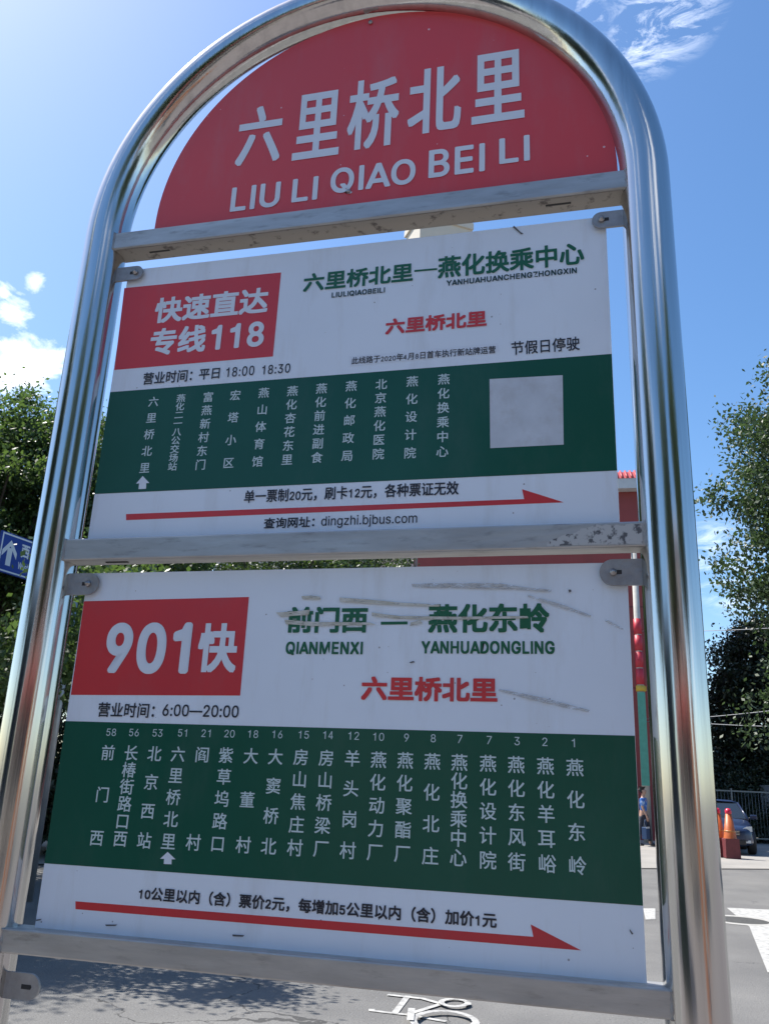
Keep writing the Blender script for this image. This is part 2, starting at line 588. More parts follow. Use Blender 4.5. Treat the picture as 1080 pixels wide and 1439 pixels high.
COLS = [('A', '六里桥北里', -0.2973, 1.9915, 1.8841, 0.0145),
 ('A', '燕化二一八公交场站', -0.2522, 1.9941, 1.8841, 0.0125),
 ('A', '富燕新村东门', -0.2077, 1.9926, 1.8845, 0.0145),
 ('A', '宏塔小区', -0.164, 1.9922, 1.885, 0.0145),
 ('A', '燕山体育馆', -0.1193, 1.9929, 1.8849, 0.0145),
 ('A', '燕化杏花东里', -0.0748, 1.9924, 1.8853, 0.0145),
 ('A', '燕化前进副食', -0.0306, 1.9931, 1.8861, 0.0145),
 ('A', '燕化邮政局', 0.0139, 1.9936, 1.8864, 0.0145),
 ('A', '北京燕化医院', 0.0582, 1.993, 1.8866, 0.0145),
 ('A', '燕化设计院', 0.103, 1.9939, 1.8857, 0.0145),
 ('A', '燕化换乘中心', 0.1478, 1.9937, 1.8853, 0.0145),
 ('B', '前门西', -0.2945, 1.4783, 1.3721, 0.0172),
 ('N', '58', -0.2938, 1.5051, 1.5051, 0.0115),
 ('B', '长椿街路口西', -0.2606, 1.4789, 1.3729, 0.0172),
 ('N', '56', -0.26, 1.5055, 1.5055, 0.0115),
 ('B', '北京西站', -0.2265, 1.4791, 1.3725, 0.0172),
 ('N', '53', -0.2256, 1.5059, 1.5059, 0.0115),
 ('B', '六里桥北里', -0.1928, 1.4795, 1.3731, 0.0172),
 ('N', '51', -0.1897, 1.5069, 1.5069, 0.0115),
 ('B', '阎村', -0.1586, 1.4799, 1.3737, 0.0172),
 ('N', '21', -0.1563, 1.5073, 1.5073, 0.0115),
 ('B', '紫草坞路口', -0.1255, 1.4803, 1.374, 0.0172),
 ('N', '20', -0.1233, 1.5076, 1.5076, 0.0115),
 ('B', '大董村', -0.0913, 1.4804, 1.3744, 0.0172),
 ('N', '18', -0.0908, 1.508, 1.508, 0.0115),
 ('B', '大窦桥北', -0.058, 1.4806, 1.3747, 0.0172),
 ('N', '16', -0.0577, 1.5084, 1.5084, 0.0115),
 ('B', '房山焦庄村', -0.0239, 1.4811, 1.3748, 0.0172),
 ('N', '15', -0.0223, 1.5089, 1.5089, 0.0115),
 ('B', '房山桥梁厂', 0.0095, 1.4812, 1.3755, 0.0172),
 ('N', '14', 0.0098, 1.5093, 1.5093, 0.0115),
 ('B', '羊头岗村', 0.0431, 1.4817, 1.3754, 0.0172),
 ('N', '12', 0.0433, 1.5093, 1.5093, 0.0115),
 ('B', '燕化动力厂', 0.0766, 1.4812, 1.3753, 0.0172),
 ('N', '10', 0.0754, 1.5089, 1.5089, 0.0115),
 ('B', '燕化聚酯厂', 0.1101, 1.4815, 1.3755, 0.0172),
 ('N', '9', 0.1107, 1.5089, 1.5089, 0.0115),
 ('B', '燕化北庄', 0.1436, 1.4814, 1.3749, 0.0172),
 ('N', '8', 0.1441, 1.509, 1.509, 0.0115),
 ('B', '燕化换乘中心', 0.1766, 1.4813, 1.3749, 0.0172),
 ('N', '7', 0.1769, 1.509, 1.509, 0.0115),
 ('B', '燕化设计院', 0.211, 1.4813, 1.3741, 0.0172),
 ('N', '7', 0.2123, 1.5087, 1.5087, 0.0115),
 ('B', '燕化东风街', 0.2443, 1.481, 1.3742, 0.0172),
 ('N', '3', 0.2455, 1.5084, 1.5084, 0.0115),
 ('B', '燕化羊耳峪', 0.2783, 1.4807, 1.3742, 0.0172),
 ('N', '2', 0.2781, 1.5085, 1.5085, 0.0115),
 ('B', '燕化东岭', 0.312, 1.4801, 1.3741, 0.0172),
 ('N', '1', 0.311, 1.5082, 1.5082, 0.0115)]
SHAPES = [('A', 'red_panel', [(-0.3776, 2.1988), (-0.1093, 2.1965), (-0.1104, 2.0523), (-0.3731, 2.0517)], 'red', 1),
 ('A', 'direction_arrow', [(-0.3176, 1.8135), (0.2568, 1.8131), (0.2542, 1.8269), (0.307, 1.8067), (-0.3162, 1.8042)], 'red', 1),
 ('A', 'up_arrow', [(-0.2988, 1.8718), (-0.2862, 1.8601), (-0.2914, 1.8603), (-0.2907, 1.8514), (-0.3028, 1.8514), (-0.3029, 1.8603), (-0.3081, 1.86)], 'white', 2),
 ('A', 'blank_sticker', [(0.2115, 1.9892), (0.3098, 1.9872), (0.3088, 1.8864), (0.2127, 1.8868)], 'sticker', 2),
 ('A', 'notice_strip', [(0.0075, 2.042), (0.2228, 2.0442), (0.2257, 2.0306), (0.0105, 2.0256)], 'paper', 1),
 ('A', 'lettering', [(0.1004, 2.1758), (0.1345, 2.1751), (0.1345, 2.1721), (0.1005, 2.1727)], 'green', 2),
 ('B', 'red_panel', [(-0.3651, 1.6846), (-0.1138, 1.6879), (-0.1137, 1.5563), (-0.3637, 1.5534)], 'red', 1),
 ('B', 'direction_arrow', [(-0.3127, 1.2959), (0.262, 1.298), (0.2591, 1.3104), (0.3135, 1.2884), (-0.3111, 1.2869)], 'red', 1),
 ('B', 'up_arrow', [(-0.1924, 1.3612), (-0.1806, 1.3531), (-0.1859, 1.3528), (-0.1852, 1.347), (-0.1959, 1.3468), (-0.1962, 1.3528), (-0.2016, 1.3526)], 'white', 2),
 ('B', 'lettering', [(0.072, 1.6529), (0.1073, 1.6532), (0.1074, 1.6495), (0.0722, 1.6491)], 'green', 2),
 ('B', 'tape_strip', [(-0.0383, 1.6879), (-0.0244, 1.6887), (-0.0123, 1.6867), (-0.0111, 1.6828), (-0.0371, 1.6841)], 'tape', 3),
 ('B', 'tape_strip', [(0.0144, 1.6854), (0.0564, 1.6821), (0.0947, 1.6779), (0.149, 1.6746), (0.1491, 1.6718), (0.0948, 1.6741), (0.0157, 1.6796)], 'tape', 3),
 ('B', 'tape_strip', [(-0.06, 1.6563), (-0.02, 1.6533), (0.0578, 1.652), (0.0655, 1.6492), (-0.0196, 1.6476), (-0.0575, 1.6506)], 'tape', 3),
 ('B', 'tape_strip', [(-0.0729, 1.666), (-0.0409, 1.6677), (-0.025, 1.6695), (-0.0266, 1.6628), (-0.0653, 1.6602)], 'tape', 3),
 ('B', 'tape_strip', [(0.0591, 1.6651), (0.0954, 1.6602), (0.1695, 1.6588), (0.2597, 1.6591), (0.2606, 1.6564), (0.1695, 1.6551), (0.0955, 1.6564), (0.0602, 1.6604)], 'tape', 3),
 ('B', 'tape_strip', [(0.1116, 1.6517), (0.1236, 1.6545), (0.1274, 1.6508), (0.1108, 1.6472)], 'tape', 3),
 ('B', 'scratch', [(0.1109, 1.7022), (0.141, 1.7027), (0.2235, 1.7014), (0.2592, 1.6953), (0.2899, 1.6921), (0.289, 1.6894), (0.2414, 1.6928), (0.1689, 1.6957), (0.113, 1.6974)], 'scratch', 3),
 ('B', 'scratch', [(0.2591, 1.6862), (0.3025, 1.6731), (0.3363, 1.6595), (0.3354, 1.6569), (0.3024, 1.6686), (0.26, 1.6835)], 'scratch', 3),
 ('B', 'scratch', [(0.2235, 1.5696), (0.2747, 1.5602), (0.331, 1.5462), (0.3293, 1.5437), (0.2997, 1.5489), (0.2578, 1.5582), (0.2235, 1.5671)], 'scratch', 3),
 ('B', 'scratch', [(0.353, 1.655), (0.3734, 1.6428), (0.3725, 1.641), (0.3521, 1.6524)], 'scratch', 3),
 ('A', 'scuff_mark', [(0.2465, 2.2324), (0.2557, 2.2203), (0.2597, 2.2173), (0.2567, 2.2165), (0.2445, 2.2303)], 'scuff', 3),
 ('B', 'scuff_mark', [(-0.2659, 1.2725), (-0.2493, 1.2737), (-0.2519, 1.2719), (-0.2647, 1.271)], 'scuff', 3),
 ('B', 'scuff_mark', [(-0.0955, 1.2739), (-0.0799, 1.2743), (-0.0816, 1.2726), (-0.0944, 1.272)], 'scuff', 3),
 ('B', 'scuff_mark', [(-0.3644, 1.2712), (-0.3564, 1.2726), (-0.3581, 1.2709), (-0.3641, 1.2696)], 'scuff', 3),
 ('B', 'scuff_mark', [(0.3657, 1.3138), (0.3693, 1.3091), (0.3677, 1.3083), (0.3656, 1.3117)], 'scuff', 3),
 ('B', 'scuff_mark', [(0.1113, 1.6009), (0.1168, 1.6027), (0.1187, 1.601), (0.1132, 1.6)], 'scuff', 3),
 ('B', 'scuff_mark', [(0.3099, 1.6919), (0.3134, 1.6918), (0.3133, 1.6891), (0.3107, 1.6883)], 'scuff', 3)]

# ------------------------------------------------------------------ material set
STEEL = mat('polished_steel', (0.63, 0.62, 0.60), rough=0.13, metal=1.0, col2=(0.53, 0.52, 0.505), scale=2.5, stretch=(30, 30, 0.6), rvar=0.12, bump=0.02, bscale=7.0, grime=((0.30, 0.30, 0.30), 0.5, (14, 14, 0.5), 3.0, 0.55, 0.75))
RAIL = mat('rail_steel', (0.52, 0.52, 0.50), rough=0.42, metal=0.65, col2=(0.38, 0.375, 0.36), scale=9.0, stretch=(1.0, 6, 6), rvar=0.15, bump=0.05, bscale=30, grime=((0.20, 0.19, 0.175), 0.75, (3, 8, 14), 6.0, 0.55, 0.74))
CLIP = mat('clip_steel', (0.40, 0.40, 0.40), rough=0.5, metal=0.6, col2=(0.27, 0.265, 0.26), scale=45.0, bump=0.12, bscale=120)
BOLT = mat('bolt_steel', (0.45, 0.45, 0.46), rough=0.35, metal=1.0, var=0.4, scale=200.0)
DARKHOLE = mat('dark_recess', (0.03, 0.03, 0.03), rough=0.8)
BOARD = mat('board_white', (0.76, 0.845, 0.94), rough=0.34, col2=(0.70, 0.785, 0.88), scale=4.0, thr=(0.4, 0.8), bump=0.012, bscale=3.0, speck=(70.0, 0.10, (0.25, 0.25, 0.27)), grime=((0.42, 0.41, 0.37), 0.34, (9, 1, 1.6), 2.2, 0.52, 0.78))
P_RED = mat('print_red', (0.66, 0.038, 0.042), rough=0.32, col2=(0.54, 0.04, 0.05), scale=5.0, grime=((0.40, 0.12, 0.12), 0.35, (3, 1, 1.2), 5.0, 0.52, 0.80))
PLATE_RED = mat('plate_red', (0.68, 0.058, 0.062), rough=0.30, col2=(0.62, 0.065, 0.07), scale=3.0, speck=(45.0, 0.09, (0.75, 0.6, 0.62)), grime=((0.50, 0.20, 0.22), 0.35, (4, 1, 1.2), 3.0, 0.50, 0.80))
P_GREEN = mat('print_green', (0.008, 0.086, 0.054), rough=0.26, spec=0.35, col2=(0.012, 0.10, 0.066), scale=5.0, thr=(0.45, 0.75), grime=((0.10, 0.16, 0.14), 0.30, (3, 1, 1.2), 2.6, 0.52, 0.80))
P_TEXTGREEN = mat('print_text_green', (0.008, 0.12, 0.055), rough=0.35)
P_WHITE = mat('print_white', (0.74, 0.82, 0.91), rough=0.34, var=0.08, scale=14)
P_STOP = mat('print_stop_white', (0.54, 0.68, 0.70), rough=0.36)
P_BLACK = mat('print_black', (0.018, 0.022, 0.035), rough=0.4)
P_DARK = mat('print_dark_green', (0.014, 0.05, 0.05), rough=0.4)
STICKER = mat('sticker_grey', (0.60, 0.66, 0.73), rough=0.45, col2=(0.50, 0.55, 0.61), scale=25, grime=((0.40, 0.41, 0.42), 0.5, (2, 1, 2), 14, 0.5, 0.7))
PAPER = mat('notice_white', (0.72, 0.80, 0.90), rough=0.4)
TAPE = mat('old_tape', (0.46, 0.45, 0.37), rough=0.55, col2=(0.62, 0.63, 0.58), scale=60, thr=(0.35, 0.62), ragged=((14, 1, 70), 5.0, 0.36, 0.47))
SCRATCH = mat('grey_scratch', (0.47, 0.475, 0.47), rough=0.6, col2=(0.60, 0.62, 0.62), scale=70, thr=(0.32, 0.58), ragged=((12, 1, 90), 5.0, 0.43, 0.58))
SCUFF = mat('dark_scuff', (0.14, 0.14, 0.15), rough=0.7, var=0.5, scale=150)
# flaked finish on the right of the middle rail
PATCH = mat('rail_flaked', (0.55, 0.545, 0.52), rough=0.45, metal=0.5, col2=(0.13, 0.13, 0.135), scale=105.0, thr=(0.52, 0.60))
SPOTTED = mat('rail_under_spotted', (0.31, 0.285, 0.25), rough=0.55, metal=0.4, col2=(0.12, 0.105, 0.095), scale=60.0, thr=(0.56, 0.66))
COLR = {'red': P_RED, 'green': P_TEXTGREEN, 'white': P_WHITE, 'black': P_BLACK, 'dark': P_DARK, 'sticker': STICKER,
        'paper': PAPER, 'tape': TAPE, 'scratch': SCRATCH, 'scuff': SCUFF, 'stop': P_STOP}

# ------------------------------------------------------------------ the bus stop sign
BZ = 0.13                                     # pavement level under the sign
sign = thing('bus_stop_sign', 'tall arched steel bus stop sign with red top plate and two route boards', 'bus stop sign', (0, 0, BZ))


def sp(mb, name, m, parent=sign, **k):
    return mb.shift((0, 0, -BZ)).build(name, m, parent, **k)


XC, RAD, ZC, TR = 0.0035, 0.4275, 2.2900, 0.0337
pts = [(XC - RAD, 0, BZ)] + [(XC - RAD, 0, BZ + (ZC - BZ) * i / 10) for i in range(1, 10)]
pts += [(XC - RAD * math.cos(PI * i / 64), 0, ZC + RAD * math.sin(PI * i / 64)) for i in range(65)]
pts += [(XC + RAD, 0, BZ + (ZC - BZ) * (10 - i) / 10) for i in range(1, 11)]
frame = sp(MB().tube(pts, TR, 40), 'arched_frame', STEEL, fixn=False)
for sx in (-1, 1):
    sp(MB().lathe([(0.0338, 0.012), (0.075, 0.012), (0.08, 0.008), (0.08, 0.0)], (XC + sx * RAD, 0, BZ), 28), 'base_flange', RAIL)

# rails: front y=-0.02, 31 mm high
for z0, z1, dep, nm in ((2.2605, 2.2915, 0.020, 'top'), (1.7400, 1.7724, 0.012, 'mid'), (1.2330, 1.2618, 0.016, 'low')):
    hx = math.sqrt(TR ** 2 - 0.020 ** 2) - 0.001
    xa, xb = XC - RAD + hx - 0.0005, XC + RAD - hx + 0.001
    rl = sp(MB().bbox(xa, xb, -0.020, dep, z0, z1), 'crossbar', RAIL, bevel=0.0022)
    # weld beads where the bar meets the tube
    for sx, xx in ((-1, xa), (1, xb)):
        q = random.Random(int(z0 * 1000) + sx)
        wb = MB().tube([(xx - sx * 0.001, -0.0195, z0 + (z1 - z0) * k / 12) for k in range(13)], [0.0016 + q.uniform(0, .0012) for k in range(13)], 8)
        sp(wb, 'weld_bead', CLIP, rl)
    if nm == 'top':
        for xs in (-0.340, 0.292):
            sp(MB().bbox(xs, xs + 0.036, -0.0045, -0.0005, z0 - 0.0012, z0 - 0.0002), 'drain_slot', DARKHOLE, rl)
    if nm == 'top':
        sp(MB().bbox(xa + 0.006, xb - 0.006, -0.0165, dep - 0.003, z0 - 0.0009, z0 + 0.004), 'spotted_underside', SPOTTED, rl)
    if nm == 'mid':
        sp(MB().bbox(-0.335, -0.300, -0.008, -0.004, z0 - 0.0012, z0 - 0.0002), 'drain_slot', DARKHOLE, rl)
        rr = random.Random(3)
        up = [(0.286 + 0.006 * k, z0 + 0.010 + 0.0185 * min(1, k / 9) + rr.uniform(-.0025, .0015)) for k in range(20)]
        up = [(x, min(z, z1 - 0.0022)) for x, z in up]
        dn = [(0.286 + 0.006 * k, z0 + 0.0028 + rr.uniform(0, .001)) for k in range(19, -1, -1)]
        sp(MB().prism(up + dn, 'y', -0.0203, -0.0200), 'flaked_patch', PATCH, rl)

# red half-round name plate
pc, pr_, pz = 0.028, 0.3667, 2.3105
prof = [(pc - pr_, 2.285), (pc + pr_, 2.285)] + [(pc + pr_ * math.cos(PI * i / 72), pz + pr_ * math.sin(PI * i / 72)) for i in range(73)]
plate = sp(MB().prism(prof, 'y', 0.0, 0.003), 'name_plate', PLATE_RED)
BA = (-0.3750, 0.3750, 1.7480, 2.2318)
BB = (-0.3658, 0.3812, 1.2480, 1.7257)
board = {'plate': plate}
for key, (x0, x1, z0, z1) in (('A', BA), ('B', BB)):
    board[key] = sp(MB().bbox(x0, x1, 0.0, 0.003, z0, z1), 'route_board', BOARD, bevel=0.0006)
board['A']['label'] = 'upper white route board with route 118'
board['B']['label'] = 'lower white route board with route 901 and old tape marks'
L1, L2, L3 = -0.0003, -0.0006, -0.0016       # sheet levels in front of the board
for key, z0, z1 in (('A', 1.8469, 2.0137), ('B', 1.3378, 1.5181)):
    x0, x1 = (BA if key == 'A' else BB)[:2]
    sp(MB().add([(x0 + .0003, L1, z0), (x1 - .0003, L1, z0), (x1 - .0003, L1, z1), (x0 + .0003, L1, z1)], [(0, 1, 2, 3)]), 'green_panel', P_GREEN, board[key], fixn=False)
for part, name, poly, col, lay in SHAPES:
    y = (L1, L1, L2, L3)[lay]
    if lay == 3:
        mb = MB().prism(poly, 'y', y, y + 0.0003)
        sp(mb, name, COLR[col], board[part])
    else:
        sp(MB().prism(poly, 'y', y, y + 0.00012), name, COLR[col], board[part])
for part, name, s, x0, x1, z0, z1, col, wt, font in TEXT:
    mb = MB()
    letters(mb, s, font, x0, x1, z0, z1, -0.0007, wt)
    sp(mb, name, COLR[col], board[part], fixn=False)
for part, s, xc, zt, zb, sz in COLS:
    mb = MB()
    if part == 'N':
        nv = compose(s, 'I')[0]
        w = 0.0094 * (nv[:, 0].max() - nv[:, 0].min()) / (nv[:, 1].max() - nv[:, 1].min())
        letters(mb, s, 'I', xc - w / 2, xc + w / 2, zt - 0.0048, zt + 0.0048, -0.0007, 0.0)
        sp(mb, 'stop_number', P_STOP, board['B'], fixn=False)
        continue
    ref = glyphs('国', 'C')[0]
    em = sz / (ref[:, 0].max() - ref[:, 0].min())
    rcx, rcz = (ref.max(0) + ref.min(0)) / 2
    n = len(s)
    step = (zt - zb) / (n - 1)
    emz = min(em, step * 1.02)
    for i, ch in enumerate(s):
        v, f = glyphs(ch, 'C')
        zc = zt - step * i
        for j, (dx, dz) in enumerate([(0, 0), (.00022, .00018), (-.00022, .00018), (.00022, -.00018), (-.00022, -.00018)]):
            mb.add([(xc + dx + (p[0] - rcx) * em, -0.0007 - j * 1.5e-5, zc + dz + (p[1] - rcz) * emz) for p in v], f)
    sp(mb, 'stop_name', P_STOP, board[part], fixn=False)

# clips that hold the boards to the tubes
def clip(xt, xr, zc, h, bolted, sl=None):
    """tab from the tube at xt to the rounded end at xr"""
    s = 1 if xr > xt else -1
    r = h / 2
    cx = xr - s * r
    poly = [(xt, zc - r), (cx, zc - r)] + [(cx + s * r * math.sin(PI * i / 16), zc - r * math.cos(PI * i / 16)) for i in range(1, 16)] + [(cx, zc + r), (xt, zc + r)]
    o = sp(MB().prism(poly, 'y', -0.0075, -0.0040), 'clip', CLIP, bevel=0.0007)
    sl = sl or 0.010
    sp(MB().prism([(cx - s * sl, zc - .0026), (cx + s * .003, zc - .0026), (cx + s * .0045, zc), (cx + s * .003, zc + .0026), (cx - s * sl, zc + .0026)], 'y', -0.0078, -0.0074), 'slot', DARKHOLE, o)
    if bolted:
        b = MB()
        b.lathe([(0.0001, 0), (0.0022, 0), (0.0022, .0036), (0.0040, .0036), (0.0044, .0046), (0.0044, .0062)], (0, 0, 0), 16)
        b.v = [(x, -0.0140 + z + 0.0, y) for x, y, z in b.v]
        b.shift((cx, 0, zc))
        sp(b, 'bolt', BOLT, o)
    return o


clip(-0.394, -0.3440, 2.2207, 0.0250, True)
clip(0.400, 0.3560, 2.2214, 0.0260, True)
clip(-0.394, -0.3420, 1.7084, 0.0315, True)
clip(0.400, 0.3480, 1.7116, 0.0330, True)
clip(-0.394, -0.3420, 1.1960, 0.0300, False)
clip(0.400, 0.3500, 1.1980, 0.0300, False)
# fixing at the top of the name plate
o = sp(MB().bbox(-0.0005, 0.0260, -0.010, 0.004, 2.684, 2.6945), 'clip', CLIP, bevel=0.001)
for bx, bz in ((0.0110, 2.6650), (-0.0085, 2.3300)):
    b = MB().lathe([(0.0001, -.0030), (0.0026, -.0026), (0.0036, -.0012), (0.0038, 0.0)], (0, 0, 0), 14)
    b.v = [(x, z, y) for x, y, z in b.v]
    sp(b.shift((bx, -0.0012, bz)), 'screw', BOLT, plate)

# ------------------------------------------------------------------ ground, road, pavements
ASPH = mat('asphalt', (0.135, 0.133, 0.129), rough=0.85, col2=(0.19, 0.186, 0.176), scale=0.8, thr=(0.35, 0.7), bump=0.8, bscale=70, spec=0.3, grime=((0.055, 0.054, 0.052), 0.75, (1, 1, 1), 55.0, 0.53, 0.72), speck=(34.0, 0.20, (0.30, 0.295, 0.28)))


def add_cracks(m, scale, width, col, mask_scale):
    t = m.node_tree
    b = t.nodes['Principled BSDF']
    tcn = [n for n in t.nodes if n.bl_idname == 'ShaderNodeTexCoord'][0]
    nz = N(t, 'ShaderNodeTexNoise')
    nz.inputs['Scale'].default_value = 2.2
    nz.inputs['Detail'].default_value = 6.0
    t.links.new(tcn.outputs['Object'], nz.inputs['Vector'])
    av = N(t, 'ShaderNodeVectorMath', operation='MULTIPLY_ADD')
    t.links.new(nz.outputs['Color'], av.inputs[0])
    av.inputs[1].default_value = (0.9, 0.9, 0.0)
    t.links.new(tcn.outputs['Object'], av.inputs[2])
    vo = N(t, 'ShaderNodeTexVoronoi', feature='DISTANCE_TO_EDGE')
    vo.inputs['Scale'].default_value = scale
    t.links.new(av.outputs[0], vo.inputs['Vector'])
    mk = N(t, 'ShaderNodeTexNoise')
    mk.inputs['Scale'].default_value = mask_scale
    t.links.new(tcn.outputs['Object'], mk.inputs['Vector'])
    gate = mathn(t, 'GREATER_THAN', mk.outputs['Fac'], 0.5)
    fac = mathn(t, 'MULTIPLY', mathn(t, 'LESS_THAN', vo.outputs['Distance'], width), gate)
    mx = N(t, 'ShaderNodeMix', data_type='RGBA')
    t.links.new(mathn(t, 'MULTIPLY', fac, 0.8), mx.inputs['Factor'])
    t.links.new(b.inputs['Base Color'].links[0].from_socket, mx.inputs[6])
    mx.inputs[7].default_value = (*col, 1)
    t.links.new(mx.outputs[2], b.inputs['Base Color'])


add_cracks(ASPH, 0.30, 0.0022, (0.04, 0.04, 0.04), 0.5)
SOIL = mat('ground_grey', (0.16, 0.15, 0.135), rough=0.95, var=0.3, scale=0.6)
CONC = mat('forecourt_concrete', (0.33, 0.31, 0.28), rough=0.9, col2=(0.25, 0.24, 0.22), scale=0.9, bump=0.2, bscale=40)
PAVE = mat('pavement_tiles', (0.17, 0.15, 0.145), rough=0.85, col2=(0.13, 0.122, 0.12), scale=3.0, bump=0.25, bscale=30)
KERB = mat('kerb_stone', (0.34, 0.335, 0.32), rough=0.85, var=0.3, scale=6.0, bump=0.2)
GUT = mat('gutter_dark', (0.06, 0.058, 0.055), rough=0.9, var=0.3, scale=5)
MARK = mat('road_paint', (0.43, 0.425, 0.40), rough=0.7, col2=(0.24, 0.235, 0.225), scale=13.0, thr=(0.46, 0.68), bump=0.2)
GRASS = mat('strip_soil', (0.055, 0.065, 0.03), rough=0.95, var=0.5, scale=7.0, bump=0.6, bscale=25)
D2 = Vector((0.8066, 0.5911))                  # along the road
N2 = Vector((-0.5911, 0.8066))                 # across it


def rp(t, p):
    q = D2 * t + N2 * p
    return (q.x, q.y)


def slab(name, m, t0, t1, p0, p1, z, thick=None, kind='structure', parent=None):
    pl = [rp(t0, p0), rp(t1, p0), rp(t1, p1), rp(t0, p1)]
    mb = MB()
    if thick:
        mb.prism(pl, 'z', z - thick, z)
    else:
        mb.add([(x, y, z) for x, y in pl], [(0, 1, 2, 3)])
    o = mb.build(name, m, parent, fixn=bool(thick))
    if parent is None:
        tag(o, kind=kind)
    return o


tag(MB().add([(-900, -900, -0.03), (900, -900, -0.03), (900, 900, -0.03), (-900, 900, -0.03)], [(0, 1, 2, 3)]).build('ground', SOIL, fixn=False), kind='structure')
road = slab('road', ASPH, -140, 140, 0.62, 15.0, 0.0)
slab('pavement', PAVE, -60, 60, -9.0, 0.45, BZ, 0.18)
slab('kerb', KERB, -60, 60, 0.452, 0.618, BZ + 0.006, 0.18)
slab('forecourt', CONC, -60, 80, 15.17, 60.0, 0.012)
slab('gutter', GUT, -140, 140, 15.0, 15.17, 0.002)
slab('planting_strip', GRASS, -40, -0.9, 9.55, 13.05, 0.10, 0.12)
pl = [rp(-40.2, 9.40), rp(-0.7, 9.40), rp(-0.7, 13.2), rp(-40.2, 13.2)]
pi_ = [rp(-40.0, 9.548), rp(-0.898, 9.548), rp(-0.898, 13.052), rp(-40.0, 13.052)]
kb = MB()
for k in range(4):
    a, b, c, d = pl[k], pl[(k + 1) % 4], pi_[(k + 1) % 4], pi_[k]
    kb.prism([a, b, c, d], 'z', -0.02, 0.13)
tag(kb.build('strip_kerb', KERB), kind='structure')


def marking(name, polys, z=0.004):
    mb = MB()
    for i, q in enumerate(polys):
        mb.add([(x, y, z + i * 0.0008) for x, y in q], [tuple(range(len(q)))])
    return mb.build(name, MARK, road, fixn=False)


def stroke(pts, w):
    out = []
    for a, b in zip(pts[:-1], pts[1:]):
        a, b = Vector(a), Vector(b)
        t = (b - a).normalized()
        n = Vector((-t.y, t.x)) * w / 2
        a, b = a - t * w * 0.3, b + t * w * 0.3
        out.append([tuple(a - n), tuple(b - n), tuple(b + n), tuple(a + n)])
    return out


bk = stroke([(-1.24, 5.33), (-1.23, 5.297), (-0.987, 5.286), (-0.72, 5.22)], 0.042)
bk += stroke([(-1.07, 5.29), (-1.092, 5.805)], 0.046) + stroke([(-1.225, 5.787), (-0.976, 5.774), (-0.819, 5.673)], 0.046)
bk += stroke([(-0.972, 5.30), (-0.88, 5.519), (-0.814, 5.674)], 0.042)
bk += stroke([(-0.73 + 0.095 * math.cos(2 * PI * i / 16), 5.71 + 0.13 * math.sin(2 * PI * i / 16)) for i in range(17)], 0.042)
bk += stroke([(-0.70 + 0.20 * math.cos(2 * PI * i / 22), 5.12 + 0.28 * math.sin(2 * PI * i / 22)) for i in range(23)], 0.046)
bk += stroke([(-0.957, 5.3), (-0.906, 5.02)], 0.046)
marking('bicycle_marking', bk)
marking('arrow_marking', [[(2.0, 13.10), (2.62, 13.24), (2.36, 11.46), (2.02, 11.176)], [(2.02, 11.172), (2.36, 11.46), (2.06, 8.3), (1.72, 8.1)], [(0.82, 12.285), (0.985, 12.374), (0.923, 11.2), (0.80, 11.1)]])
marking('lane_line', [[rp(t, 4.0), rp(t + 2.0, 4.0), rp(t + 2.0, 4.12), rp(t, 4.12)] for t in range(8, 60, 6)])
marking('edge_line', [[rp(-60, 14.5), rp(-2, 14.5), rp(-2, 14.64), rp(-60, 14.64)]])

mh = thing('manhole_cover', 'round manhole cover with a pale worn rim set in the road', 'manhole cover', (2.0, 11.75, 0.004))
MB().lathe([(0.34, 0.002), (0.0001, 0.0035)], n=32).build('lid', mat('cast_iron', (0.10, 0.098, 0.09), rough=0.7, metal=0.3, var=0.4, scale=20, bump=0.5, bscale=40), mh)
MB().lathe([(0.47, 0.0004), (0.455, 0.004), (0.36, 0.005), (0.345, 0.001)], n=32).build('rim', mat('rim_mortar', (0.42, 0.41, 0.38), rough=0.9, var=0.3, scale=12), mh)

# ------------------------------------------------------------------ trees
LEAF_R = leaf_mat('leaf_elm', (0.032, 0.058, 0.026), (0.070, 0.105, 0.045), (0.08, 0.14, 0.04), 0.28, 0.50)
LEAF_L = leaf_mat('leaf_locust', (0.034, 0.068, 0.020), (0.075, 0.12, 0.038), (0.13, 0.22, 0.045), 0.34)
LEAF_SHADE = leaf_mat('leaf_shade_dark', (0.014, 0.024, 0.014), (0.028, 0.044, 0.020), (0.02, 0.04, 0.01), 0.12)  # shade of the far trees and undergrowth is put into this leaf colour
LEAF_M = leaf_mat('leaf_mid', (0.030, 0.056, 0.022), (0.06, 0.095, 0.032), (0.09, 0.15, 0.03), 0.3)
BARK = mat('bark', (0.10, 0.08, 0.06), rough=0.95, var=0.5, scale=14, bump=0.8, bscale=30, stretch=(4, 4, 1))


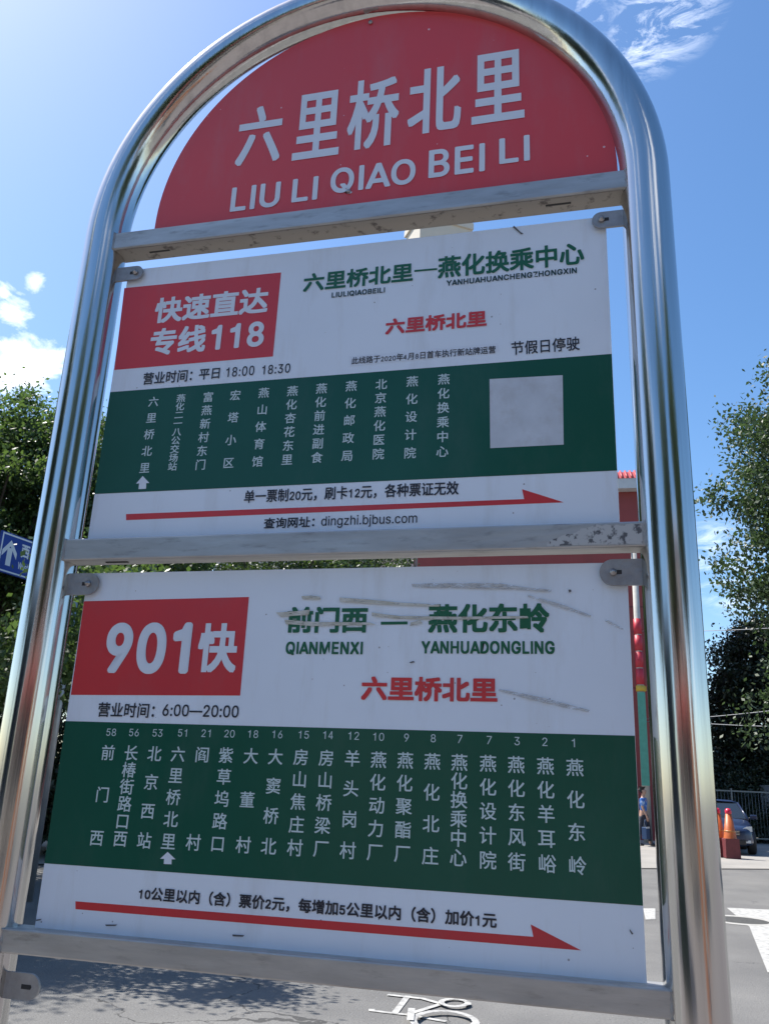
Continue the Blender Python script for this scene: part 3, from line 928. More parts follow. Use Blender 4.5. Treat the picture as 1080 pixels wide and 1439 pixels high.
def tree(name, label, loc, trunk_h, trunk_r, lobes, n_clump, n_leaf, leaf, lm, seed, spread=0.22, group=None, droop=0.0, cat='tree', lean=(0, 0)):
    rg = np.random.default_rng(seed)
    r = thing(name, label, cat, loc, 0, group)
    lobes = np.array(lobes, float)
    vol = np.cbrt(lobes[:, 3] * lobes[:, 4] * lobes[:, 5]) ** 2
    which = rg.choice(len(lobes), n_clump, p=vol / vol.sum())
    d = rg.normal(size=(n_clump, 3))
    d /= np.linalg.norm(d, axis=1)[:, None]
    rad = rg.uniform(0.25, 1.0, n_clump) ** 0.45 * (1 + 0.10 * rg.normal(size=n_clump))
    cc = lobes[which, :3] + d * rad[:, None] * lobes[which, 3:6]
    # trunk and limbs
    tb = MB()
    top = Vector((lean[0], lean[1], trunk_h))
    path = [Vector((0, 0, 0)), Vector((lean[0] * .2 + .05, lean[1] * .2, trunk_h * .35)), Vector((lean[0] * .55, lean[1] * .55 + .06, trunk_h * .7)), top]
    tb.tube(path, [trunk_r * 1.25, trunk_r, trunk_r * .85, trunk_r * .7], 10)
    for k in range(min(34, n_clump)):
        e = Vector(cc[k * (n_clump // min(34, n_clump))])
        s = path[2].lerp(top, rg.uniform(0, 1))
        if k % 3 == 0:
            s = top
        m1 = s.lerp(e, .45) + Vector((rg.uniform(-.2, .2), rg.uniform(-.2, .2), .25))
        tb.tube([s, m1, e], [trunk_r * .42, trunk_r * .22, 0.012], 6)
    tb.build('trunk', BARK, r, fixn=False)
    # leaves
    n = n_clump * n_leaf
    base = np.repeat(cc, n_leaf, axis=0)
    sc = np.repeat(rg.uniform(0.6, 1.5, n_clump), n_leaf)[:, None] * spread
    off = rg.normal(size=(n, 3)) * sc
    off[:, 2] *= 0.7
    if droop:
        dr = rg.exponential(droop, n_clump)
        off[:, 2] -= np.repeat(dr, n_leaf) * rg.uniform(0, 1, n)
    p = base + off
    ax = rg.normal(size=(n, 3))
    ax[:, 2] -= 0.4
    ax /= np.linalg.norm(ax, axis=1)[:, None]
    nn = rg.normal(size=(n, 3))
    nn[:, 2] += 0.8
    bx = np.cross(nn, ax)
    bx /= np.linalg.norm(bx, axis=1)[:, None] + 1e-9
    L = leaf * rg.uniform(0.6, 1.3, n)[:, None]
    vs = np.stack([p, p + ax * L * .45 + bx * L * .28, p + ax * L, p + ax * L * .45 - bx * L * .28], 1).reshape(-1, 3)
    me = bpy.data.meshes.new('crown')
    me.vertices.add(4 * n)
    me.vertices.foreach_set('co', vs.ravel())
    me.loops.add(4 * n)
    me.loops.foreach_set('vertex_index', np.arange(4 * n, dtype=np.int32))
    me.polygons.add(n)
    me.polygons.foreach_set('loop_start', np.arange(0, 4 * n, 4, dtype=np.int32))
    me.polygons.foreach_set('loop_total', np.full(n, 4, dtype=np.int32))
    me.materials.append(lm)
    me.update(calc_edges=True)
    o = bpy.data.objects.new('crown', me)
    COL.objects.link(o)
    o.parent = r
    return r


GT = 'street trees'
tree('elm_tree', 'tall fine leaved elm with drooping twigs at the right behind the steel tube', (7.65, 17.0, 0), 4.4, 0.20,
     [(0.2, 0, 8.9, 3.1, 3.0, 2.6), (-1.8, -0.5, 9.0, 2.5, 2.2, 1.7), (-2.2, -.6, 7.6, 2.2, 2.0, 1.8), (-1.3, -.4, 5.6, 2.0, 2.0, 1.6), (-0.5, -.6, 3.9, 2.1, 1.9, 1.6), (-0.9, -.6, 7.0, 2.5, 2.2, 2.0), (-3.4, -1, 5.5, 1.6, 1.5, 1.3), (-3.1, -1, 4.0, 1.4, 1.4, 1.1), (-2.7, -.8, 8.0, 2.0, 1.8, 1.9), (-2.9, -.8, 6.7, 1.6, 1.6, 1.2), (-1.2, -.8, 8.5, 2.2, 2.0, 2.0), (0.5, 0, 6.5, 3.2, 3.0, 3.0)],
     1650, 180, 0.10, LEAF_R, 5, 0.18, GT, droop=0.4)
tree('locust_tree', 'leafy green tree on the planting strip right behind the blue street sign', (-8.6, 9.3, 0.1), 2.9, 0.16,
     [(0.5, 0.5, 4.7, 2.4, 2.0, 1.6), (-0.9, 0.6, 4.9, 2.4, 2.2, 1.6), (-0.2, .9, 5.9, 2.0, 1.7, 1.35), (1.2, 1.2, 5.4, 1.7, 1.5, 1.2), (1.9, 1.0, 4.0, 2.0, 1.6, 1.2), (0.2, .9, 3.3, 2.6, 1.9, 1.0), (4.1, -2.6, 2.9, 1.3, 1.2, 0.7), (2.7, -3.2, 2.35, 1.3, 1.1, 0.45)],
     760, 270, 0.075, LEAF_L, 8, 0.16, GT)
tree('locust_tree', 'green tree on the planting strip left of the blue street sign, out of the photo', (-9.9, 6.1, 0.1), 3.6, 0.16,
     [(0.2, 0.1, 5.9, 2.3, 2.3, 1.6), (1.2, -.2, 5.2, 2.0, 2.0, 1.2)], 420, 200, 0.08, LEAF_L, 17, 0.2, GT)
tree('locust_tree', 'green tree half hidden behind the left steel tube with dark shade below', (-12.4, 16.4, 0), 3.4, 0.18,
     [(0, 0, 6.6, 3.4, 3.2, 2.4), (1.6, -.6, 5.0, 2.8, 2.4, 2.2), (-1.5, .4, 5.4, 2.8, 2.4, 2.2)], 420, 240, 0.10, LEAF_L, 9, 0.2, GT)
tree('locust_tree', 'green tree showing in the slit above the lower route board, left part', (-9.0, 21.5, 0), 3.6, 0.2,
     [(0, 0, 6.6, 3.2, 3.2, 2.8), (1.8, -.6, 5.6, 2.4, 2.4, 2.6), (-1.8, .4, 5.8, 2.6, 2.4, 2.6)], 420, 130, 0.11, LEAF_M, 10, 0.26, GT)
tree('willow_tree', 'hanging willow showing in the slit above the lower route board beside the windows', (-6.4, 22.6, 0), 3.6, 0.2,
     [(0, 0, 6.8, 2.0, 2.2, 2.6), (-1.4, 0, 6.2, 2.2, 2.0, 2.4)], 360, 130, 0.10, LEAF_M, 12, 0.2, GT, droop=1.0)
tree('locust_tree', 'green tree farthest left, cut by the edge of the photo', (-15.5, 14.2, 0), 3.2, 0.18,
     [(0, 0, 6.2, 3.2, 3.0, 2.4), (1.5, -.5, 4.8, 2.6, 2.4, 2.2)], 420, 130, 0.09, LEAF_M, 14, 0.24, GT)
GD = 'dark trees beyond the fence'
for i, (x, y, h, w, lb) in enumerate([(7.2, 39.0, 9.6, 2.6, 'dense dark tree beyond the fence, nearest the steel tube'), (10.9, 41.0, 10.8, 3.0, 'dense dark tree beyond the fence, behind the drooping elm'),
                                      (15.0, 40.0, 10.2, 3.0, 'dense dark tree beyond the fence, farthest right')]):
    tree('dark_tree', lb, (x, y, 0), 3.0, 0.22, [(0, 0, h * .45, w, w, h * .42), (0, 0, h * .74, w * .62, w * .62, h * .25), (.6, -.8, h * .22, w, w * .8, h * .2)], 520, 190, 0.17, LEAF_SHADE, 30 + i, 0.33, GD)
GS = 'clipped shrubs in the shade'  # the left ones are added to stand in for shade under the trees
for i, (x, y, h, lb) in enumerate([(4.4, 35.6, 3.0, 'dark shrub behind the railing, next to the steel tube'), (6.6, 36.6, 3.2, 'dark shrub behind the railing, above the parked car'), (8.9, 38.0, 3.3, 'dark shrub behind the railing, by the grey cabinet'), (11.4, 38.6, 3.4, 'dark shrub behind the railing at the far right'),
                                   (-13.0, 12.2, 3.6, 'dark shrub added as shade under the left trees at the photo edge'), (-10.6, 13.9, 4.4, 'dark shrub added as shade under the left trees beside the steel tube'), (-8.0, 15.6, 4.4, 'dark shrub added as shade under the left trees behind the lower board'), (-16.4, 10.4, 3.4, 'dark shrub added as shade left of the others under the left trees')]):
    tree('shrub', lb, (x, y, 0), h * .4, 0.05, [(0, 0, h * .52, .9 + .16 * h, .7 + .14 * h, h * .46), (.3, -.3, h * .25, .9 + .16 * h, .7 + .14 * h, h * .24)], int(50 * h), 90, 0.13, LEAF_SHADE, 50 + i, 0.22, GS, cat='shrub')

# ------------------------------------------------------------------ buildings
GLASS = mat('window_glass', (0.03, 0.04, 0.05), rough=0.08, spec=0.8)
REDW = mat('red_render', (0.26, 0.050, 0.048), rough=0.8, col2=(0.21, 0.045, 0.043), scale=1.2, bump=0.1)
TILE = mat('red_tiles', (0.50, 0.075, 0.075), rough=0.55, var=0.25, scale=4)
FASC = mat('fascia_grey', (0.52, 0.53, 0.54), rough=0.7, var=0.15, scale=3)
WHITEF = mat('white_frame', (0.72, 0.72, 0.70), rough=0.5, var=0.1)
CREAM = mat('cream_render', (0.58, 0.53, 0.44), rough=0.85, col2=(0.52, 0.48, 0.41), scale=.5)
GREYW = mat('grey_render', (0.48, 0.47, 0.45), rough=0.85, var=0.2, scale=.7)
BRICKT = mat('tan_render', (0.30, 0.255, 0.22), rough=0.85, var=0.25, scale=.6)


def window(parent, x0, x1, y, z0, z1, fr=0.07, sash=True, fm=None):
    """frame standing 3 cm out of a wall at depth y (facing -y), pane inside"""
    mb = MB()
    for a, b, c, d in ((x0, x1, z0, z0 + fr), (x0, x1, z1 - fr, z1), (x0, x0 + fr, z0 + fr, z1 - fr), (x1 - fr, x1, z0 + fr, z1 - fr)):
        mb.bbox(a, b, y - .05, y + .02, c, d)
    if sash:
        xm = (x0 + x1) / 2
        mb.bbox(xm - fr / 2, xm + fr / 2, y - .045, y + .02, z0 + fr, z1 - fr)
    w = mb.build('window', fm or WHITEF, parent)
    MB().bbox(x0 + fr * .9, x1 - fr * .9, y - .02, y - .004, z0 + fr * .9, z1 - fr * .9).build('pane', GLASS, w)
    return w


# red building with tiled skirt roof; local frame, front face at y=0
rb = thing('red_building', 'dark red rendered building with a bright red tiled roof edge and pale eaves', 'building', (-6.75, 32.4, 0), R_(3.0))
W_, H_ = 9.75, 13.2
MB().bbox(0, W_, 0, 9, 0, H_).build('wall', REDW, rb)
MB().bbox(0.0, W_, -.006, -.002, 11.55, 11.60).bbox(0, W_, -.006, -.002, 8.45, 8.50).bbox(0, W_, -.006, -.002, 5.35, 5.40).build('joint_band', mat('joint_dark', (.12, .03, .03), rough=.9), rb)
MB().bbox(-.35, W_ + .3, -.45, 9.3, H_, H_ + .42).build('eaves', FASC, rb)
rf = MB()
rf.prism([(-.47, H_ + .42), (0.45, H_ + 1.02), (9.0, H_ + 1.02), (9.3, H_ + .42)], 'x', -.37, W_ + .32)
for k in range(54):
    x = -.37 + .19 * k + .09
    rf.tube([(x, -.49, H_ + .445), (x, .44, H_ + 1.055)], 0.045, 6)
rf.build('roof', TILE, rb)
for fl in range(4):
    for cx in (1.2, 3.6, 6.0):
        if fl == 0 and cx == 3.6:
            continue
        if fl == 3:
            continue
        window(rb, cx - .65, cx + .65, 0.0, 1.0 + 3.1 * fl, 2.7 + 3.1 * fl)
dr = MB().bbox(3.0, 4.2, -.06, .0, 0.0, 2.3).build('door', mat('door_brown', (.08, .05, .04), rough=.5), rb)
MB().tube([(4.05, -.10, 1.0), (4.05, -.10, 1.2)], .015, 8).build('handle', BOLT, dr)

ab = thing('apartment_building', 'grey apartment block with white framed windows left of the red building', 'building', (-18.5, 38.0, 0), R_(5.0))
MB().bbox(0, 10.2, 0, 9, 0, 15.5).build('wall', GREYW, ab)
MB().bbox(-.2, 10.4, -.2, 9.2, 15.5, 15.9).build('roof', FASC, ab)
for fl in range(5):
    for k in range(5):
        x = 0.5 + 1.95 * k
        w = window(ab, x, x + 1.6, 0.0, 1.0 + 3.0 * fl, 2.5 + 3.0 * fl, 0.1)
        if (fl + k) % 2 == 0:
            ac = MB().bbox(x + .2, x + 1.0, -.38, -.06, .35 + 3 * fl, .9 + 3 * fl).build('air_conditioner', WHITEF, ab, bevel=.02)
            MB().lathe([(.2, 0), (.2, .004), (.0001, .006)], n=16).build('fan_grille', DARKHOLE, ac).matrix_local = Matrix.Translation((x + .5, -.382, .62 + 3 * fl)) @ Matrix.Rotation(R_(90), 4, 'X')

tw = thing('tower_building', 'tall beige tower block whose roof edge shows above the upper route board', 'building', (-14.86, 67.27, 0), R_(34.0))
tb_ = MB().bbox(0, 5.4, 0, 3.6, 0, 54.2).build('wall', CREAM, tw)
MB().bbox(-.2, 5.6, -.2, 3.8, 54.2, 54.9).build('parapet', CREAM, tw)
for fl in range(14):
    for k in range(3):
        window(tw, .35 + 1.7 * k, 1.55 + 1.7 * k, 0.0, 2.0 + 3.2 * fl, 3.7 + 3.2 * fl, .08)

# unseen row added behind the viewer, mirrored in the tubes and screening sky light
sh = thing('added_shop_building', 'tan rendered shop building added behind the viewer for tube reflections', 'building', (13.0, -17.0, BZ), R_(206.0))
MB().bbox(0, 22, 0, 8, 0, 7.5).build('wall', BRICKT, sh)
MB().bbox(-.2, 22.2, -.3, 8.2, 7.5, 7.9).build('cornice', FASC, sh)
for k in range(6):
    window(sh, .8 + 3.6 * k, 3.4 + 3.6 * k, 0, 4.4, 6.4)
    window(sh, .8 + 3.6 * k, 3.4 + 3.6 * k, 0, .4, 2.9)
MB().bbox(.3, 21.7, -.9, -.06, 3.2, 3.7).build('awning', mat('awning_red', (.45, .06, .05), rough=.7), sh)
for i, (x, y, h, w, lb) in enumerate([(-8.8, -6.4, 6.0, 2.7, 'broad tree added behind the viewer to screen sky light, at the left'), (1.5, -12.5, 6.2, 3.2, 'broad tree added straight behind the viewer to screen sky light'), (9.4, -7.4, 6.4, 3.2, 'broad tree added behind the viewer to screen sky light, at the right')]):
    tree('added_pavement_tree', lb, (x, y, BZ), 3.6, .18, [(0, 0, h, w, w, 2.7), (.8, -.5, h - 1.2, w * .9, w * .9, 1.6), (-.6, .4, h - .8, w * .9, w * .9, 1.8)], 300, 80, .17, LEAF_M, 80 + i, .34, 'trees added behind the viewer')  # added out of view to screen sky light and shade the pavement

BRK = mat('brick_orange', (.36, .15, .075), rough=.85, var=.35, scale=7.0, bump=.3)  # pillars in this orange are added out of view to streak the tube reflections
for x, y, lb in ((3.6, -4.6, 'orange brick pillar added behind the viewer for tube reflections, nearer the sign'), (6.4, -5.6, 'orange brick pillar added behind the viewer for tube reflections, farther from the sign')):
    gp = thing('reflection_pillar', lb, 'pillar', (x, y, BZ), R_(20), 'brick pillars added for reflections')
    MB().bbox(-.3, .3, -.3, .3, 0, 2.3).build('shaft', BRK, gp)
    MB().prism([(-.38, 2.3), (.38, 2.3), (.34, 2.42), (-.34, 2.42)], 'y', -.36, .36).build('cap', FASC, gp)
kk = thing('reflection_kiosk', 'dark green kiosk with a pale counter, added behind the viewer for tube reflections', 'kiosk', (-3.4, -5.6, BZ), R_(-25))  # added out of view as a dark streak for the tubes to mirror
KG = mat('kiosk_green', (.02, .06, .045), rough=.4, var=.2)
MB().bbox(-1.3, 1.3, -.8, .8, 0, 2.5).build('body', KG, kk)
MB().bbox(-1.5, 1.5, -1.0, 1.15, 2.5, 2.66).build('roof', FASC, kk)
MB().bbox(-1.05, 1.05, .803, 1.05, .95, 1.02).build('counter', WHITEF, kk)
MB().bbox(-1.0, 1.0, .802, .812, 1.1, 2.2).build('window', GLASS, kk)

# ------------------------------------------------------------------ utility poles and wires
POLEW = mat('pole_concrete', (0.52, 0.50, 0.45), rough=0.85, col2=(.42, .40, .36), scale=5, bump=.2)
REDP = mat('red_wrap', (0.55, 0.03, 0.05), rough=0.5, var=.25, scale=9)
GRNP = mat('green_wrap', (0.10, 0.36, 0.27), rough=0.6, var=.2, scale=9)
YEL = mat('yellow_clamp', (0.55, 0.36, 0.04), rough=0.5)
up = thing('utility_pole', 'utility pole wrapped in red above green, in the gap beside the right tube', 'utility pole', (1.766, 31.0, 0))
MB().tube([(0, 0, 0), (0, 0, 11.0)], [.145, .10], 16).build('shaft', POLEW, up)
rw = MB()
for k in range(4):
    rw.tube([(0, 0, 5.28 + .60 * k), (0, 0, 5.84 + .60 * k)], .142, 16)
rw.build('red_band', REDP, up)
MB().tube([(0, 0, 5.04), (0, 0, 5.24)], .165, 16).box((.11, 0, 5.14), (.17, .12, .15)).build('clamp', YEL, up)
MB().bbox(-.135, .135, -.165, -.137, 1.85, 5.0).build('green_board', GRNP, up)
MB().bbox(-1.0, 1.0, -.05, .05, 10.4, 10.5).build('cross_arm', POLEW, up)
up2 = thing('utility_pole', 'plain utility pole at the far right end of the wires, outside the photo', 'utility pole', (15.0, 21.5, 0))
MB().tube([(0, 0, 0), (0, 0, 9.5)], [.115, .085], 16).build('shaft', POLEW, up2)
MB().bbox(-1.0, 1.0, -.05, .05, 8.9, 9.0).build('cross_arm', POLEW, up2)
WIRE = mat('wire_grey', (.30, .31, .32), rough=.5)
for za, zb, sag, lb in ((7.2, 7.2, .5, 'uppermost overhead wire in front of the dark trees'), (4.1, 4.2, .5, 'middle overhead wire in front of the dark trees'), (4.0, 5.6, .3, 'lowest overhead wire, rising to the right in front of the dark trees')):
    pts = []
    for i in range(25):
        u = i / 24
        pts.append((1.90 + (14.9 - 1.90) * u, 31.0 - 9.5 * u, za + (zb - za) * u - sag * 4 * u * (1 - u)))
    tag(MB().tube(pts, .012, 5).build('overhead_wire', WIRE), lb, 'wire', 'overhead wires')

# ------------------------------------------------------------------ street sign at the left
BLUE = mat('sign_blue', (0.012, 0.055, 0.32), rough=.35, var=.2, scale=3)
SWHITE = mat('sign_white', (.70, .72, .75), rough=.4)
GALV = mat('galvanised', (.42, .43, .44), rough=.45, metal=.8, var=.2, scale=8)
ss = thing('street_sign', 'blue street name sign with a white arrow among leaves left of the bus stop', 'street sign', (-5.982, 6.685, 0.1))
ang = math.atan2(0.5924, 0.091)                # the plate runs away from the viewer
e = Vector((math.cos(ang), math.sin(ang), 0))
nrm = Vector((math.sin(ang), -math.cos(ang), 0))
zb_, zt_ = 3.420, 3.872
LEN = 1.10


def sgn(mb, name, m, par):
    """local u along the plate, v up, w out towards the viewer"""
    mb.v = [tuple(e * u + nrm * w + Vector((0, 0, v))) for u, w, v in mb.v]
    return mb.build(name, m, par, fixn=True)


pln = sgn(MB().bbox(0, LEN, -.015, .015, zb_, zt_), 'plate', BLUE, ss)
bd = MB()
for a, b, c, d in ((.012, LEN - .012, zb_ + .012, zb_ + .03), (.012, LEN - .012, zt_ - .03, zt_ - .012), (.012, .03, zb_ + .03, zt_ - .03), (LEN - .03, LEN - .012, zb_ + .03, zt_ - .03)):
    bd.bbox(a, b, .0152, .0165, c, d)
sgn(bd, 'border', SWHITE, pln)
zc_ = (zb_ + zt_) / 2
arr = MB()
arr.prism([(.04, zc_ + .02), (.145, zc_ + .15), (.25, zc_ + .02), (.25, zc_ - .05), (.145, zc_ + .08), (.04, zc_ - .05)], 'y', .0154, .0166)
arr.bbox(.11, .18, .0154, .0164, zc_ - .14, zc_ + .06)
sgn(arr, 'arrow', SWHITE, pln)


def sgl(s, font, u0, u1, v0, v1, b=0.0):
    mb = MB()
    letters(mb, s, font, u0, u1, v0, v1, 0.0, b)
    mb.v = [(u, .0160 - w, v) for u, w, v in mb.v]
    mb.v = [tuple(e * u + nrm * w + Vector((0, 0, v))) for u, w, v in mb.v]
    return mb.build('lettering', SWHITE, pln, fixn=False)


sgl('西', 'C', .305, .425, zc_ + .0, zc_ + .15, .005)
sgl('West', 'I', .29, .44, zc_ - .14, zc_ - .06, .002)
px_ = LEN + 0.16
MB().tube([tuple(e * px_), tuple(e * px_ + Vector((0, 0, 4.1)))], .045, 16).lathe([(.0001, .03), (.04, .02), (.05, 0)], tuple(e * px_ + Vector((0, 0, 4.1))), 16).build('post', GALV, ss)
br = MB()
for z in (zb_ + .1, zt_ - .1):
    br.tube([tuple(e * px_ + Vector((0, 0, z))), tuple(e * (LEN - .4) - nrm * .025 + Vector((0, 0, z)))], .016, 8)
br.build('bracket', GALV, ss)

# ------------------------------------------------------------------ dark backing wall, railing, cabinet
bw = MB().bbox(0, 26, -.15, .15, 0, 3.4).bbox(-.05, 26.05, -.21, .21, 3.4, 3.52).build('shade_backing_wall', mat('wall_shade_dark', (.07, .07, .075), rough=.9, var=.4, scale=1.0))  # dark wall added behind the shrubs to fill the shade there
tag(bw, 'long dark wall added to fill the shade under the dark trees beyond the railing', 'wall')
bw.location = (3.6, 41.8, 0)
bw.rotation_euler = (0, 0, R_(8))

RAILP = mat('railing_grey', (.16, .17, .17), rough=.5, metal=.3)
fn = thing('railing', 'grey metal railing with thin upright bars behind the parked car', 'railing', (3.0, 33.0, 0), math.atan2(.50, .87))
for k in range(6):
    o_ = 2.2 * k
    MB().bbox(o_ - .03, o_ + .03, -.03, .03, 0, 1.92).build('post', RAILP, fn)
    if k < 5:
        mb = MB().bbox(o_ + .03, o_ + 2.17, -.02, .02, 1.80, 1.85).bbox(o_ + .03, o_ + 2.17, -.02, .02, .18, .22)
        for j in range(1, 15):
            x = o_ + 2.2 * j / 15
            mb.tube([(x, 0, .22), (x, 0, 1.80)], .010, 5)
        mb.build('bar_panel', RAILP, fn)
GREYC = mat('cabinet_grey', (.42, .43, .43), rough=.5, var=.15, scale=3)
cb = thing('cabinet', 'pale grey utility cabinet standing behind the railing at the right edge', 'cabinet', (7.0, 36.1, 0), R_(28))
MB().bbox(-.75, .75, -.3, .3, .15, 2.1).build('body', GREYC, cb, bevel=.02)
MB().bbox(.78, 1.5, -.3, .3, .15, 2.5).build('side_box', GREYC, cb, bevel=.02)
MB().bbox(-.8, 1.55, -.34, .34, 0, .145).build('plinth', KERB, cb)
for sx in (-.37, .37):
    d_ = MB().bbox(sx - .34, sx + .34, -.325, -.303, .25, 2.0).build('door', GREYC, cb)
    MB().bbox(sx - .02 - .25 * (1 if sx > 0 else -1), sx + .02 - .25 * (1 if sx > 0 else -1), -.345, -.326, 1.0, 1.2).build('handle', BOLT, d_)

# ------------------------------------------------------------------ traffic cones
CONE = mat('cone_orange', (.55, .13, .03), rough=.45, var=.3, scale=10)
CBASE = mat('cone_base', (.16, .03, .035), rough=.6, var=.3, scale=8)
LAMPR = mat('cone_lamp', (.6, .02, .06), rough=.25)
STRIPE = mat('cone_stripe', (.55, .20, .05), rough=.4, var=.3, scale=14)


def cone(label, loc, rz):
    c = thing('traffic_cone', label, 'traffic cone', loc, rz, 'traffic cones')
    b = MB()
    b.prism([(-.19, 0), (.19, 0), (.175, .50), (-.175, .50)], 'y', -.19, .19)
    b.build('base', CBASE, c, bevel=.03)
    MB().lathe([(.17, .50), (.162, .53), (.080, 1.12), (.0001, 1.12)], n=24).build('cone', CONE, c)
    f = lambda z: .162 - .082 * (z - .53) / .59 + .003
    MB().lathe([(f(.66) - .002, .66), (f(.66), .66), (f(.70), .70), (f(.70) - .002, .70)], n=24).build('stripe', STRIPE, c)
    MB().lathe([(.075, 1.12), (.085, 1.14), (.085, 1.20), (.06, 1.25), (.0001, 1.265)], n=20).build('lamp', LAMPR, c)
    return c


cone('orange cone with a red lamp on a dark red block, clear of the steel tube', (3.60, 24.9, .012), .15)
cone('orange cone on a dark red block, half hidden by the steel tube', (3.36, 25.25, .012), .3)

# ------------------------------------------------------------------ cars
TYRE = mat('tyre', (.025, .025, .026), rough=.8)
RIM = mat('wheel_rim', (.45, .46, .47), rough=.3, metal=1)
CGLASS = mat('car_glass', (.015, .02, .025), rough=.05, spec=.9)
LIGHT = mat('headlight', (.55, .58, .60), rough=.12, spec=.8)
CHROME = mat('chrome', (.6, .6, .61), rough=.15, metal=1)
PLATEB = mat('plate_blue', (.02, .08, .35), rough=.4)
BLACKP = mat('black_plastic', (.02, .02, .022), rough=.5)


def loft(mb, rings, close=True, smooth=True):
    n = len(rings[0])
    vs = [p for r in rings for p in r]
    fs = []
    for i in range(len(rings) - 1):
        for k in range(n - (0 if close else 1)):
            k2 = (k + 1) % n
            fs.append((i * n + k, i * n + k2, (i + 1) * n + k2, (i + 1) * n + k))
    if close:
        fs += [tuple(range(n)), tuple(range((len(rings) - 1) * n, len(rings) * n))[::-1]]
    return mb.add(vs, fs, smooth)


def make_car(label, loc, rz, paint, group):
    c = thing('parked_car', label, 'car', loc, rz, group)
    # stations along the car, nose at y=-2.3: y, z_bottom, z_shoulder, z_top, half width
    st = [(-2.30, .38, .52, .60, .52), (-2.26, .26, .56, .70, .72), (-2.10, .22, .62, .78, .84), (-1.6, .20, .70, .88, .895), (-1.0, .20, .74, .96, .905), (-.6, .20, .76, .99, .91),
          (.6, .20, .78, 1.0, .91), (1.4, .20, .80, 1.02, .905), (1.9, .24, .80, 1.04, .87), (2.2, .30, .76, 1.02, .78), (2.30, .42, .70, .94, .62)]
    rings = []
    for y, zb, zs, zt, w in st:
        half = [(w * .86, zb), (w * .985, zb + .10), (w, zb + (zs - zb) * .6), (w * .985, zs), (w * .93, zs + (zt - zs) * .75), (w * .80, zt), (w * .4, zt + .015)]
        rings.append([(x, y, z) for x, z in half] + [(-x, y, z) for x, z in reversed(half)])
    bo = loft(MB(), rings).build('body', paint, c)
    sd = bo.modifiers.new('sub', 'SUBSURF')
    sd.levels = sd.render_levels = 2
    # cabin: glass house with roof and pillars
    cab = [(-1.02, .965, .80, .97, .80), (-.30, .99, .80, 1.40, .60), (.05, .99, .80, 1.445, .585), (.75, 1.0, .80, 1.435, .58), (1.35, 1.01, .78, 1.30, .58), (1.98, 1.02, .72, 1.04, .68)]
    rings = [[(wb, y, zb - .06), (wt, y, zt), (-wt, y, zt), (-wb, y, zb - .06)] for y, zb, wb, zt, wt in cab]
    loft(MB(), rings, True, False).build('windows', CGLASS, c)
    roof = [[(wt + .02, y, zt - .015), (wt * .75, y, zt + .022), (0, y, zt + .034), (-wt * .75, y, zt + .022), (-wt - .02, y, zt - .015)] for y, zb, wb, zt, wt in cab[1:5]]
    ro = loft(MB(), roof, False).build('roof', paint, c, fixn=False)
    sm = ro.modifiers.new('solid', 'SOLIDIFY')
    sm.thickness = .02
    pm = MB()
    for s in (-1, 1):
        pm.tube([(s * .81, -1.06, .95), (s * .615, -.32, 1.40)], .035, 8)
        pm.tube([(s * .74, 2.0, 1.02), (s * .60, 1.33, 1.31)], .05, 8)
        pm.tube([(s * .815, .45, 1.0), (s * .60, .45, 1.43)], .03, 8)
    pm.build('pillars', paint, c)
    for s in (-1, 1):
        for y in (-1.42, 1.36):
            wh = MB()
            wh.lathe([(.20, -.10), (.30, -.11), (.325, -.07), (.325, .07), (.30, .11), (.20, .10)], n=28)
            wh.v = [(s * .82 + z, y + x, .325 + yy) for x, yy, z in wh.v]
            tw_ = wh.build('wheel', TYRE, c)
            rm = MB().lathe([(.0001, .085), (.05, .09), (.06, .07), (.18, .075), (.205, .10), (.205, -.08), (.0001, -.08)], n=20)
            rm.v = [(s * .82 + s * z, y + x, .325 + yy) for x, yy, z in rm.v]
            rm.build('rim', RIM, tw_)
        hl = MB().prism([(.44, .60), (.80, .64), (.80, .78), (.66, .765), (.46, .68)], 'y', -2.235, -2.10)
        hl.v = [(s * x, y + .26 * max(0, x - .5), z) for x, y, z in hl.v]
        hl.build('headlight', LIGHT, c, bevel=.015)
        fg = MB().bbox(.52, .74, -2.29, -2.15, .33, .41)
        fg.v = [(s * x, y + .22 * max(0, x - .5), z) for x, y, z in fg.v]
        fg.build('fog_light', LIGHT, c, bevel=.01)
        mr = MB().box((s * .99, -.86, 1.02), (.20, .11, .13)).build('mirror', paint, c, bevel=.03)
        MB().tube([(s * .84, -.84, .98), (s * .92, -.85, 1.0)], .02, 8).build('mirror_arm', BLACKP, mr)
    gr = MB().bbox(-.46, .46, -2.335, -2.22, .53, .66).build('grille', BLACKP, c, bevel=.015)
    gs = MB()
    for z in (.555, .595, .635):
        gs.bbox(-.44, .44, -2.345, -2.336, z - .008, z + .008)
    gs.build('grille_bar', CHROME, gr)
    MB().lathe([(.0001, .012), (.045, .01), (.05, 0)], n=16).build('emblem', CHROME, gr).matrix_local = Matrix.Translation((0, -2.346, .597)) @ Matrix.Rotation(R_(90), 4, 'X')
    MB().bbox(-.60, .60, -2.31, -2.2, .28, .42).build('air_intake', BLACKP, c, bevel=.02)
    MB().bbox(-.22, .22, -2.352, -2.338, .43, .525).build('number_plate', PLATEB, c)
    return c


NAVY = mat('paint_navy', (.016, .028, .070), rough=.30, metal=.1, coat=.4)
MAROON = mat('paint_maroon', (.16, .02, .022), rough=.3, metal=.2, coat=.7)
GC = 'parked cars'
make_car('dark blue sedan parked nose out behind the orange cones', (3.75, 28.9, .012), R_(-3), NAVY, GC)
make_car('dark red sedan in the shade of the left trees beyond the strip', (-10.6, 15.0, .0), R_(128), MAROON, GC)

